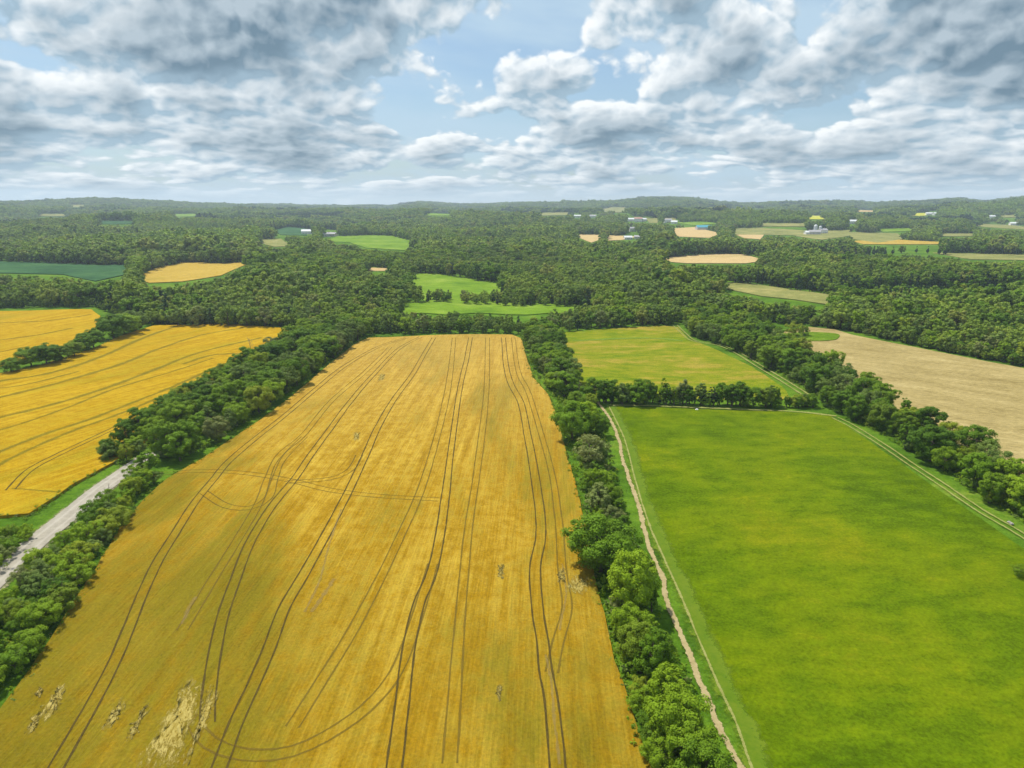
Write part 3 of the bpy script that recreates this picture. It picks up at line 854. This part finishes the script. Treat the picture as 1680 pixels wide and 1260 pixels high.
Z_SCRUB = [(26, 974), (86, 918), (135, 874), (179, 835), (211, 808), (250, 800), (215, 842), (178, 893), (138, 953), (85, 1035), (40, 1092), (0, 1135), (-110, 1260), (-190, 1160)]
Z_ROAD_R = [(262, 752), (300, 728), (400, 655), (500, 590), (580, 542), (596, 552), (552, 583), (470, 646), (365, 722), (300, 757)]
Z_ROAD_L = [(160, 760), (250, 700), (330, 648), (420, 592), (500, 548), (540, 546), (450, 602), (330, 680), (250, 733), (195, 768)]
Z_SHRUB = [(-60, 915), (0, 880), (38, 872), (48, 884), (20, 912), (0, 930), (-60, 985)]
Z_MID = [(872, 548), (903, 548), (930, 608), (944, 650), (920, 652), (895, 622), (878, 598)]
Z_RIGHT = [(1120, 530), (1138, 552), (1195, 571), (1255, 600), (1318, 640), (1358, 668), (1408, 694), (1500, 746), (1600, 812), (1690, 866), (1790, 925), (1830, 890), (1680, 800),
           (1586, 744), (1500, 692), (1420, 646), (1340, 598), (1275, 558), (1200, 532), (1150, 520)]
G_RR = 'trees along the field side of the road'
hedge(scatter(Z_ROAD_R, 5.6), NEAR + [NEAR[1], NEAR[4], SLIM[0], SLIM[2], GREY[0]], 7.5, 12, 'tree', 'belt between road and wheat', G_RR)
hedge(scatter(Z_ROAD_L, 5.4), NEAR, 6.5, 10, 'tree', 'row across the road', 'trees across the road', hfun=lambda p: .65 if p[1] < 190 else 1)
hedge(scatter(Z_SCRUB, 3.3), BUSH + BUSH[:2] + [NEAR[4], NEAR[1]], 3.0, 5.6, 'bush', 'scrub between road and wheat', 'bushes of the roadside scrub', 'bush', 'bush')
hedge(scatter(Z_SHRUB, 2.8), BUSH, 2.4, 3.8, 'shrub', 'clump on the road verge', 'shrubs on the road verge', 'bush', 'bush')
hedge(scatter(Z_MID, 5.0), NEAR, 7, 11, 'tree', 'hedge between wheat and upper meadow', 'trees at the top of the middle hedge')
hedge(scatter(Z_RIGHT, 6.8), NEAR + NEAR[:2] + [SLIM[1], GREY[0]], 7.5, 11.5, 'tree', 'belt between meadow and stubble', 'trees between the meadow and the stubble field', hfun=lambda p: .92 if math.hypot(*p) < 230 else 1)
cross = []
for px in np.arange(972, 1338, 7.0):
    q = at_list([(px + random.uniform(-5, 5), 660 + (px - 972) * .022 + random.uniform(-2, 2))])[0]; cross.append((q[0], q[1]))
hedge(cross, SLIM + [SLIM[0], SLIM[1], NEAR[5], NEAR[2], SPRUCE[0]], 6.5, 9.8, 'narrow tree', 'row between the meadows', 'trees of the row between the meadows', wide=(.85, 1.25),
      hfun=lambda p: .55 if pix(p[0], p[1], 0)[0] > 1285 or random.random() < .15 else 1)
lft = []
for px, py, h, k, lab in [(20, 612, 6.5, 0, 'dark tree cut by the photo edge beside the grain strip'), (52, 602, 9, 4, 'largest dark tree of the clump between the golden fields, near end'),
                          (78, 599, 9.5, 0, 'second dark tree of the clump between the golden fields'), (100, 594, 8, 2, 'third dark tree of the clump between the golden fields'),
                          (122, 586, 7.5, 0, 'low tree before the gap between the two golden fields'), (140, 577, 9, 2, 'tree with a round top left of the gap between golden fields'),
                          (152, 571, 9, 0, 'last tree of the clump before the corn corner'), (186, 556, 13, 0, 'tall dark tree at the corner of the left golden field'),
                          (205, 549, 12, 4, 'broad tree behind the tall corner tree of the left golden field'), (222, 542, 12, 3, 'grey-green tree joining the corner trees to the woodland')]:
    q = at_list([(px, py)])[0]
    plant(NEAR[k], q[0], q[1], h, lab, 'trees between the golden fields', wide=1.4); TREES_XY.append((q[0], q[1], h))
for px, py, h, P, wd, lab in [
        (1168, 1300, 6.5, NEAR[4], 1.1, 'green tree at the very bottom of the middle hedge beside the path'), (1142, 1262, 6.5, NEAR[1], 1.1, 'green tree at the bottom edge of the middle hedge'),
        (1098, 1258, 4, BUSH[0], 1.0, 'low bush at the wheat edge near the bottom of the photo'), (1122, 1218, 7.5, NEAR[4], 1.0, 'spreading tree with dark gaps in the lower middle hedge'),
        (1082, 1205, 4, BUSH[1], 1.0, 'low leafy bush on the wheat side of the lower hedge'), (1108, 1165, 6.5, NEAR[1], 1.0, 'bright rounded tree in the lower hedge above the spreading one'),
        (1072, 1150, 4, BUSH[0], .9, 'small bush between wheat and the lower hedge trees'), (1086, 1118, 8, NEAR[2], .95, 'dark-sided upright tree of the lower hedge'),
        (1056, 1095, 7, NEAR[0], .95, 'dark tree with deep shade on its wheat side'), (1082, 1062, 6, SLIM[0], 1.2, 'slim tree on the path side below the big bright tree'),
        (1045, 1048, 6, NEAR[4], .95, 'round tree just below the big bright tree of the hedge'), (1022, 1030, 4, BUSH[1], 1.0, 'low bush under the big bright tree on the wheat side'),
        (1036, 1000, 12.2, BIG[1], .92, 'largest bright green tree of the middle hedge beside the path'), (984, 938, 12.0, BIG[0], 1.18, 'broad dark maple overhanging the wheat above the big bright tree'),
        (1068, 1003, 5.5, SLIM[1], 1.1, 'thin shaded tree leaning on the big bright tree path side'), (1012, 905, 7, NEAR[2], 1.0, 'dark tree behind the broad maple on the path side'),
        (1000, 858, 4.5, BUSH[2], 1.0, 'pale bush above the broad dark maple'), (982, 842, 8, SLIM[2], 1.35, 'upright bright tree midway along the middle hedge'),
        (1000, 828, 5.5, NEAR[4], 1.0, 'small bright tree beside the upright one in the hedge'), (976, 806, 6.5, NEAR[1], 1.0, 'light tree below the grey-leaved tree of the hedge'),
        (998, 792, 3.5, BUSH[1], 1.0, 'low shrub by the path below the grey-leaved tree'), (968, 768, 10, GREY[0], 1.1, 'grey-leaved half bare tree under the hedge oak'),
        (985, 764, 7, NEAR[3], 1.0, 'grey-green tree beside the half bare one on the path side'), (938, 722, 12.5, BIG[0], 1.05, 'great dark tree bulging over the wheat midway up the field'),
        (960, 712, 11, BIG[1], 1.0, 'bright domed tree behind the great bulging tree'), (985, 716, 7, NEAR[2], 1.0, 'dark tree at the path near the meadow corner'),
        (945, 682, 8.5, NEAR[0], 1.0, 'dark tree at the junction of hedge and meadow row'), (968, 672, 6, NEAR[1], 1.0, 'small bright tree at the start of the meadow row')]:
    q = at_list([(px - (16 if py > 1030 else 0), py)])[0]
    bush = P in BUSH
    h, wd = (h * 1.12, wd * .92) if (py > 1030 and not bush) else (h, wd)
    plant(P, q[0], q[1], h, lab, 'bushes of the middle hedge' if bush else 'trees of the middle hedge', 'bush' if bush else 'tree', 'bush' if bush else 'tree', wd)
    TREES_XY.append((q[0], q[1], h))
Z_LOW = [(1000, 880), (1015, 900), (1050, 1000), (1075, 1060), (1100, 1120), (1130, 1190), (1140, 1262), (1165, 1320), (1110, 1320), (1080, 1240), (1050, 1160), (1030, 1090), (1008, 1010)]
Z_LOW2 = [(950, 735), (985, 745), (1000, 790), (1020, 850), (1030, 890), (985, 880), (970, 830)]
hedge(scatter(Z_LOW, 3.4) + scatter(Z_LOW2, 3.6), BUSH + [NEAR[2]], 2.2, 4.2, 'bush', 'middle hedge beside the path', 'bushes of the middle hedge', 'bush', 'bush')
for px, py, h, P, lab in [(222, 803, 4.5, BUSH[1], 'dark bush screening the road at the field entrance'), (238, 797, 4.8, NEAR[1], 'small bright tree at the field entrance by the road'),
                          (224, 786, 4.2, BUSH[0], 'bush at the road edge where the road vanishes'), (252, 793, 3.4, BUSH[2], 'pale low bush at the grassy field entrance'), (243, 776, 6.5, NEAR[2], 'dark tree beside the road behind the field entrance')]:
    q = at_list([(px, py)])[0]; bush = P in BUSH
    plant(P, q[0], q[1], h, lab, 'bushes at the field entrance', 'bush' if bush else 'tree', 'bush' if bush else 'tree', 1.1)
q = at_list([(1302, 552)])[0]
plant(BUSH[0], q[0], q[1], 8, 'bright bushy tree on the grass island in the stubble', 'trees of the grass island', wide=.9)
q = at_list([(1318, 551)])[0]
plant(BUSH[1], q[0], q[1], 6, 'dark bushy tree at the right of the island clump', 'trees of the grass island', wide=.9)
for px, py, h, lab in [(1672, 946, 2.6, 'lone green bush in the meadow by the right photo edge'), (1700, 940, 2.2, 'bush beyond the lone meadow bush at the photo edge')]:
    q = at_list([(px, py)])[0]
    plant(BUSH[0], q[0], q[1], h, lab, 'bushes in the open meadow', 'bush', 'bush')
for px, py, h, lab in [(182, 822, 4.2, 'bare dead sapling standing before the gravel road'), (176, 823, 3.4, 'thinner bare sapling beside the dead one at the road'), (412, 585, 9, 'bare grey dead tree rising from the road belt')]:
    q = at_list([(px, py)])[0]
    o = link('dead_tree', DEAD, None, label=lab, category='dead tree', group='dead trees by the road')
    o.location = (q[0], q[1], float(terrain(q[0], q[1]))); o.scale = (h / 10 * .6, h / 10 * .6, h / 10); o.rotation_euler = (0, 0, random.uniform(0, 6))

# ------------------------------------------------------------------ woodland: one mass, each crown a copy of a few built trees
def lump(seed, n, spread, n_leaf, leaf, mat):
    """several crowns grown together, for the farther woods"""
    r = np.random.default_rng(seed); Vs, Fs, o = [], [], 0
    for k in range(n):
        v, f = crown(r, 10 * r.uniform(.8, 1.1), 9, 'broad', 16, n_leaf, leaf, .15)
        a = r.uniform(0, 6.28); d = spread * math.sqrt(k / n)
        Vs.append(v + np.array([math.cos(a) * d, math.sin(a) * d, 0])); Fs.append(f + o); o += len(v)
    return mesh_np('wood_lump', np.vstack(Vs), np.vstack(Fs), (M[mat],))


def solo(seed, w, n_leaf, leaf, mat, shape='broad'):
    r = np.random.default_rng(seed)
    v, f = crown(r, 10, 10 * w, shape, 40, n_leaf, leaf, .02)
    wv, wf = wood(r, 10, 10 * w, 4)
    me = mesh_np('wood_tree', np.vstack([v, wv]), np.vstack([f, np.array(wf) + len(v)]), (M[mat], M['bark']))
    mi = np.zeros(len(me.polygons), np.int32); mi[len(f):] = 1
    me.polygons.foreach_set('material_index', mi)
    return me


def mass(name, label, cat, P, S, RZ, PICK, meshes, **tags):
    """one object whose nodes set a copy of one of the built plants on each point"""
    me = bpy.data.meshes.new(name)
    me.vertices.add(len(P)); me.vertices.foreach_set('co', np.asarray(P, np.float32).ravel())
    for k, v, ty in (('size', S, 'FLOAT'), ('turn', RZ, 'FLOAT'), ('pick', PICK, 'INT')):
        a = me.attributes.new(k, ty, 'POINT'); a.data.foreach_set('value', np.asarray(v, np.int32 if ty == 'INT' else np.float32))
    ob = link(name, me, None, label=label, category=cat, kind='stuff', **tags)
    g = bpy.data.node_groups.new(name, 'GeometryNodeTree')
    g.interface.new_socket('Geometry', in_out='INPUT', socket_type='NodeSocketGeometry')
    g.interface.new_socket('Geometry', in_out='OUTPUT', socket_type='NodeSocketGeometry')
    i, o = g.nodes.new('NodeGroupInput'), g.nodes.new('NodeGroupOutput')
    ip = g.nodes.new('GeometryNodeInstanceOnPoints'); mp = g.nodes.new('GeometryNodeMeshToPoints'); gi = g.nodes.new('GeometryNodeGeometryToInstance')
    g.links.new(i.outputs[0], mp.inputs[0]); g.links.new(mp.outputs[0], ip.inputs['Points'])
    for m in meshes:
        src = bpy.data.objects.new('pattern', m)
        oi = g.nodes.new('GeometryNodeObjectInfo'); oi.inputs[0].default_value = src
        g.links.new(oi.outputs['Geometry'], gi.inputs[0])
    g.links.new(gi.outputs[0], ip.inputs['Instance']); ip.inputs['Pick Instance'].default_value = True

    def attr(nm, ty):
        a = g.nodes.new('GeometryNodeInputNamedAttribute'); a.data_type = ty; a.inputs[0].default_value = nm
        return a.outputs[0]
    g.links.new(attr('pick', 'INT'), ip.inputs['Instance Index'])
    cx = g.nodes.new('ShaderNodeCombineXYZ'); g.links.new(attr('turn', 'FLOAT'), cx.inputs[2]); g.links.new(cx.outputs[0], ip.inputs['Rotation'])
    g.links.new(attr('size', 'FLOAT'), ip.inputs['Scale']); g.links.new(ip.outputs[0], o.inputs[0])
    ob.modifiers.new('scatter', 'NODES').node_group = g
    return ob


BOUND = [(-400, 505), (0, 506), (150, 503), (200, 520), (245, 531), (470, 537), (560, 540), (600, 547), (860, 547), (905, 543), (1100, 532), (1130, 526), (1250, 530), (1320, 533), (1370, 539),
         (1500, 567), (1680, 602), (1980, 655)]
BX, BY = [b[0] for b in BOUND], [b[1] for b in BOUND]
road_px = np.array(ROAD[10:])


def clear_of(x, y, h, half):
    """False where a tree would stand in, or hide, a field that the photograph shows"""
    z = terrain(x, y)
    bx, by = pix(x, y, z); ok = by < np.interp(bx, BX, BY)
    d = np.hypot(x, y); s = FPX * half / d
    for poly in CLEAR:
        a = np.array(poly); x0, x1 = a[:, 0].min() - 12, a[:, 0].max() + 12
        c = ok & (bx > x0) & (bx < x1)
        if not c.any(): continue
        for f, sx in ((0, 0), (.15, 0), (.3, 0), (.45, .2), (.45, -.2), (.6, 0), (.75, .25), (.75, -.25), (.9, 0), (1.0, 0)):
            qx, qy = pix(x[c], y[c], z[c] + h[c] * f)
            hit = inside(a, qx + s[c] * sx * 2, qy); idx = np.where(c)[0]
            ok[idx[hit]] = False
            c = c & ok
            if not c.any(): break
    # keep the road itself open
    for k in range(len(road_w) - 1):
        if k % 3: continue
        rx, ry = road_w[k]
        if math.hypot(rx, ry) > 2600: break
        ok &= (x - rx) ** 2 + (y - ry) ** 2 > (3.6 + half * (.45 if math.hypot(rx, ry) < 420 else .1)) ** 2
    return ok


def polar(r0, r1, gap):
    out = []
    r = r0
    while r < r1:
        da = gap / r
        a = np.arange(-R(42), R(42), da); a = a + rng.uniform(-.42, .42, a.size) * da
        rr = r + rng.uniform(-.42, .42, a.size) * gap
        out.append(np.column_stack([rr * np.sin(a), rr * np.cos(a)])); r += gap
    return np.vstack(out)


def wood_zone(name, label, r0, r1, gap, hlo, hhi, meshes, half):
    Q = polar(r0, r1, gap); x, y = Q[:, 0], Q[:, 1]
    sc = 160.0 if r1 < 1000 else 260.0
    f = np.array([mnoise.noise(Vector((a / sc, b / sc, .3))) + .5 * mnoise.noise(Vector((a / sc * 2.7, b / sc * 2.7, 1.3))) for a, b in Q])
    g = np.array([mnoise.noise(Vector((a / sc * .8, b / sc * .8, 7.3))) for a, b in Q])
    h = rng.uniform(hlo, hhi, len(Q)) * (1 + .55 * np.clip(f, -.7, .7)) * np.where(rng.random(len(Q)) < .06, 1.3, 1.0)
    h *= 1 - .30 * (1 - sstep(np.hypot(x, y), 380, 560))
    nm_ = len(meshes)
    pk = np.clip(((g * .9 + .5) * nm_ + rng.normal(0, nm_ * .22, len(Q))), 0, nm_ - 1).astype(int)
    gap_ = (g + .4 * f > .52) & (np.hypot(x, y) > 560) | (rng.random(len(Q)) < .05)
    ok = clear_of(x, y, h, half) & ~gap_
    x, y, h, pk = x[ok], y[ok], h[ok], pk[ok]
    z = terrain(x, y)
    n = len(x)
    mass(name, label, 'woodland', np.column_stack([x, y, z]), h / 10, rng.uniform(0, 6.28, n), pk, meshes)
    return n


solos_ = [solo(101, .82, 2400, .80, 'leaf_d'), solo(102, .92, 2600, .80, 'leaf_d'), solo(103, .74, 2200, .78, 'leaf_d'), solo(104, .86, 2200, .74, 'leaf_c'), solo(105, .8, 2400, .8, 'leaf_b'),
         solo(106, .9, 2400, .8, 'leaf_a'), solo(107, .85, 2400, .8, 'leaf_d'), solo(108, .46, 1800, .75, 'leaf_e', 'cone')]
mids_ = [solo(111, .85, 620, 1.5, 'leaf_d'), solo(112, .95, 640, 1.5, 'leaf_d'), solo(113, .8, 600, 1.5, 'leaf_b'), solo(114, .9, 600, 1.4, 'leaf_a'), solo(115, .85, 560, 1.4, 'leaf_c'), solo(116, .9, 620, 1.5, 'leaf_d'), solo(117, .46, 420, 1.3, 'leaf_e', 'cone')]
lumps = [lump(121 + k, 5, 9.0, 130, 2.6, m) for k, m in enumerate(['leaf_e', 'leaf_a', 'leaf_d', 'leaf_d', 'leaf_c', 'leaf_b'])]
solos = [solos_[k] for k in (7, 5, 0, 2, 1, 6, 3, 4)]; mids = [mids_[k] for k in (6, 3, 0, 5, 1, 4, 2)]
n1 = wood_zone('woodland', 'near edge of the wood beyond the fields, mixed green crowns', 330, 900, 6.9, 9.5, 16, solos, 4.5)
n2_ = wood_zone('woodland', 'broad green wood filling the middle distance', 900, 2100, 8.6, 12, 18, mids, 5.5)
W = []
for poly, gap, lo, hi in (([(604, 549), (860, 549), (868, 541), (850, 531), (620, 529), (600, 537)], 4.2, 4, 7.5), ([(700, 497), (737, 497), (737, 490), (702, 490)], 6, 6, 9), ([(757, 499), (985, 505), (985, 497), (840, 488), (757, 492)], 5.5, 6, 8.5),
                          ([(905, 545), (1108, 533), (1100, 522), (980, 522), (905, 532)], 5, 7, 11), ([(240, 533), (470, 539), (480, 532), (240, 526)], 6, 8, 13)):
    W += [(p[0], p[1], random.uniform(lo, hi)) for p in scatter(poly, gap, 3000)]
W = np.array(W)
ex = np.repeat(np.concatenate([np.arange(-40, 560, 4.5), np.arange(1120, 1720, 4.5)]), 2); ex = ex + rng.uniform(-4, 4, ex.size)
q = at(ex, np.interp(ex, BX, BY) - rng.uniform(-.5, 5, ex.size))
W = np.vstack([W, np.column_stack([q, rng.uniform(2.5, 6, ex.size)])])
mass('woodland', 'low thicket along the far ends of the wheat and upper meadow', 'woodland', np.column_stack([W[:, :2], terrain(W[:, 0], W[:, 1])]), W[:, 2] / 10, rng.uniform(0, 6.28, len(W)),
     rng.integers(1, 8, len(W)), solos)
n3 = wood_zone('woodland', 'far wooded slopes fading towards the horizon', 2100, 6300, 21, 13, 19, lumps, 11)
print('trees', COUNT, 'woods', n1, n2_, n3)


# ------------------------------------------------------------------ rough growth under the hedges and along the field edges
def tuft(seed, n, leaf, h, w, mat):
    r = np.random.default_rng(seed)
    v, f = crown(r, h, w, 'broad', 9, n, leaf, .0)
    return mesh_np('tuft', v, f, (M[mat],))


tufts = [tuft(201, 90, .30, 1.0, 1.5, 'leaf_b'), tuft(202, 90, .28, .8, 1.4, 'leaf_c'), tuft(203, 110, .30, 1.2, 1.3, 'leaf_b'), tuft(204, 80, .26, .6, 1.2, 'leaf_g')]


def strew(polys, per_m2, lo, hi, near=0):
    out = []
    for poly in polys:
        W = resample(at_list(poly), 6, True, False); x0, y0 = W.min(0); x1, y1 = W.max(0)
        n = int((x1 - x0) * (y1 - y0) * per_m2)
        C = rng.uniform((x0, y0), (x1, y1), (n, 2)); out.append(C[inside(W, C[:, 0], C[:, 1])])
    C = np.vstack(out)
    return np.column_stack([C, terrain(C[:, 0], C[:, 1])]), rng.uniform(lo, hi, len(C)) ** 1.0


Z_UNDER = [(856, 553), (872, 605), (880, 620), (905, 648), (920, 690), (930, 730), (950, 800), (967, 870), (980, 950), (995, 1010), (1015, 1090), (1040, 1170), (1065, 1245), (1095, 1330),
           (1225, 1330), (1180, 1240), (1150, 1170), (1125, 1110), (1100, 1050), (1080, 1000), (1062, 950), (1045, 895), (1030, 840), (1015, 790), (1003, 740), (993, 700), (975, 668), (942, 640), (925, 600), (900, 550)]
P, S = strew([Z_UNDER, Z_SCRUB, Z_ROAD_R, Z_ROAD_L, Z_SHRUB, Z_RIGHT], .40, .5, 1.5)
mass('undergrowth', 'rank green weeds and brambles under the hedges', 'undergrowth', P, S, rng.uniform(0, 6.28, len(P)), rng.integers(0, 3, len(P)), tufts[:3])
P, S = strew([Z_RIGHT, Z_ROAD_R, Z_ROAD_L, [(968, 654), (1345, 664), (1345, 671), (968, 661)]], .04, .22, .55)
mass('shrub_layer', 'dense shrub layer filling the tree belts', 'shrubs', P, S, rng.uniform(0, 6.28, len(P)), rng.integers(0, 3, len(P)), [b['crown'] for b in BUSH])
edge = []
for poly, m_ in ((WHEAT, 1.0), (WHEAT_L, 1.2)):
    W = resample(at_list(poly), .6, True)
    keep = np.hypot(W[:, 0], W[:, 1]) < 420
    W = W[keep]; edge.append(W + rng.normal(0, .55, W.shape))
W = np.vstack(edge)
mass('weeds', 'fringe of tall weeds along the wheat margins', 'weeds', np.column_stack([W, terrain(W[:, 0], W[:, 1]) + .15]), rng.uniform(.45, .95, len(W)), rng.uniform(0, 6.28, len(W)),
     rng.integers(0, 4, len(W)), tufts)



# ------------------------------------------------------------------ far farms and houses
def box(x0, x1, y0, y1, z0, z1):
    V = [(x, y, z) for z in (z0, z1) for x, y in ((x0, y0), (x1, y0), (x1, y1), (x0, y1))]
    return V, [(0, 3, 2, 1), (4, 5, 6, 7), (0, 1, 5, 4), (1, 2, 6, 5), (2, 3, 7, 6), (3, 0, 4, 7)]


def put_mesh(name, vf, mat, parent):
    me = bpy.data.meshes.new(name); me.from_pydata([tuple(v) for v in vf[0]], [], vf[1]); me.materials.append(mat); me.update()
    return link(name, me, parent)


for nm, c in (('wall_white', (.74, .73, .70)), ('wall_grey', (.50, .48, .50)), ('wall_tan', (.55, .46, .36)), ('roof_grey', (.34, .33, .34)), ('roof_red', (.40, .22, .18)), ('roof_blue', (.07, .30, .38)),
              ('roof_white', (.64, .65, .66)), ('glass_dark', (.04, .05, .06)), ('steel', (.55, .57, .60)), ('stone', (.36, .33, .30)), ('white_stone', (.8, .8, .78))):
    M[nm] = plain(nm, c, .25 if nm == 'glass_dark' else .7, .12, .8)


def house(px, py, w, d, h, wall, roof, turn, label, cat='house', name='house', rise=.55, windows=4, chimney=True):
    q = at_list([(px, py)])[0]
    o = link(name, None, None, label=label, category=cat)
    o.location = (q[0], q[1], float(terrain(*q))); o.rotation_euler = (0, 0, R(turn)); o['group'] = 'farms and houses in the far valley'
    x, y = w / 2, d / 2; rz = h + d * rise / 2
    V, F = box(-x, x, -y, y, -2, h)
    V = V + [(-x, 0, rz), (x, 0, rz)]; F = [f for k, f in enumerate(F) if k != 1] + [(4, 8, 7), (5, 6, 9)]
    put_mesh('wall', (V, F), M[wall], o)
    e = .6; t = .3; dz = e * rise
    parts = []
    for s in (-1, 1):
        a = [(-x - e, s * (y + e), h - dz + .05), (x + e, s * (y + e), h - dz + .05), (x + e, 0, rz + .05), (-x - e, 0, rz + .05)]
        b = [(p[0], p[1], p[2] + t) for p in a]
        parts.append((a + b, [(0, 1, 2, 3), (7, 6, 5, 4), (0, 4, 5, 1), (1, 5, 6, 2), (2, 6, 7, 3), (3, 7, 4, 0)]))
    rf = put_mesh('roof', join(parts), M[roof], o)
    if chimney: put_mesh('chimney', box(x * .4, x * .4 + 1, -.5, .5, rz - 1, rz + 1.4), M['roof_red'], rf)
    for k in range(windows):
        cx = -x + w * (k + .5) / windows
        if k == windows // 2 and cat != 'house':
            put_mesh('door', box(cx - 1.8, cx + 1.8, -y - .12, -y + .1, 0, 3.8), M['wall_grey'], o); continue
        f = put_mesh('window', box(cx - .8, cx + .8, -y - .10, -y + .1, 1.2, 2.8), M['wall_white'], o)
        put_mesh('pane', box(cx - .65, cx + .65, -y - .16, -y - .11, 1.35, 2.65), M['glass_dark'], f)
    if cat == 'house': put_mesh('door', box(-x * .1 - .5, -x * .1 + .5, -y - .14, -y + .1, 0, 2.1), M['roof_red'], o)


def silo(px, py, r, h, label, dome=True):
    q = at_list([(px, py)])[0]
    o = link('silo', None, None, label=label, category='silo', group='farms and houses in the far valley'); o.location = (q[0], q[1], float(terrain(*q)))
    put_mesh('shaft', tube([(0, 0, -2), (0, 0, h * .5), (0, 0, h)], [r, r, r], 18), M['steel'], o)
    put_mesh('dome', tube([(0, 0, h), (0, 0, h + r * .5), (0, 0, h + r * .85), (0, 0, h + r)], [r * 1.03, r * .85, r * .5, .02], 18), M['roof_white'], o)


for a in HOUSES: house(*a[:9], **(a[9] if len(a) > 9 else {}))
silo(1337, 384, 3.6, 16, 'tall pale domed silo at the grey farm below the yellow field')
silo(1345, 383, 3, 13, 'shorter silo beside the tall domed one at the grey farm')

q = at_list([(1472, 332.5)])[0]; L = 78.0
parts = []
for k in range(3):
    a = k * 2.094
    parts.append(tube([(2.2 * math.cos(a), 2.2 * math.sin(a), -2), (1.0 * math.cos(a), 1.0 * math.sin(a), L)], [.45, .3], 5))
    for s in range(13):
        z0, z1 = s * L / 13, (s + 1) * L / 13
        r0, r1 = 2.2 - 1.2 * z0 / L, 2.2 - 1.2 * z1 / L; b = (k + 1) * 2.094
        parts.append(tube([(r0 * math.cos(a), r0 * math.sin(a), z0), (r1 * math.cos(b), r1 * math.sin(b), z1)], [.16, .16], 4))
o = link('radio_mast', None, None, label='thin lattice radio mast on the far skyline', category='mast'); o.location = (q[0], q[1], float(terrain(*q)))
put_mesh('lattice', join(parts), M['steel'], o)
put_mesh('antenna', tube([(0, 0, L - .5), (0, 0, L + 9)], [.3, .15], 6), M['steel'], o)


def boulder(px, py, s, mat, label, seed, cat='stone'):
    import bmesh
    bm = bmesh.new(); bmesh.ops.create_icosphere(bm, subdivisions=3, radius=1)
    for v in bm.verts:
        n = mnoise.noise(v.co * 1.3 + Vector((seed, 0, 0))) * .35 + mnoise.noise(v.co * 3.1 + Vector((0, seed, 0))) * .14
        v.co *= 1 + n; v.co.x *= 1.3; v.co.z *= .6
    me = bpy.data.meshes.new('stone'); bm.to_mesh(me); bm.free(); me.materials.append(M[mat])
    q = at_list([(px, py)])[0]
    o = link('stone', me, None, label=label, category=cat); o.location = (q[0], q[1], float(terrain(*q)) + .3); o.scale = (s, s, s)


boulder(1659, 861, .38, 'stone', 'pale grey stone lying beside the field track', 3)
boulder(1655, 858, .28, 'stone', 'smaller grey stone next to the pale one by the track', 8)
boulder(1143, 673, .4, 'white_stone', 'small white stone on the meadow edge below the tree row', 5)
q = at_list([(1191, 388)])[0]
o = link('dead_tree', DEAD, None, label='pale bare tree standing by the far peach field', category='dead tree'); o.location = (q[0], q[1], float(terrain(*q))); o.scale = (2.2, 2.2, 2.4)

# ------------------------------------------------------------------ the air
hz = mesh_np('haze', *box(-9300, 9300, -9300, 9300, -125, 175), ())
hm = bpy.data.materials.new('air'); hm.use_nodes = True
ht = hm.node_tree; ht.nodes.clear()
hv = ht.nodes.new('ShaderNodeVolumePrincipled')
hv.inputs['Color'].default_value = (.68, .83, .98, 1); hv.inputs['Density'].default_value = 0.00011; hv.inputs['Anisotropy'].default_value = 0.2
ht.links.new(hv.outputs[0], ht.nodes.new('ShaderNodeOutputMaterial').inputs['Volume'])
hz.materials.append(hm)
link('haze', hz, None, kind='stuff', label='thin pale summer air over the whole valley', category='haze')
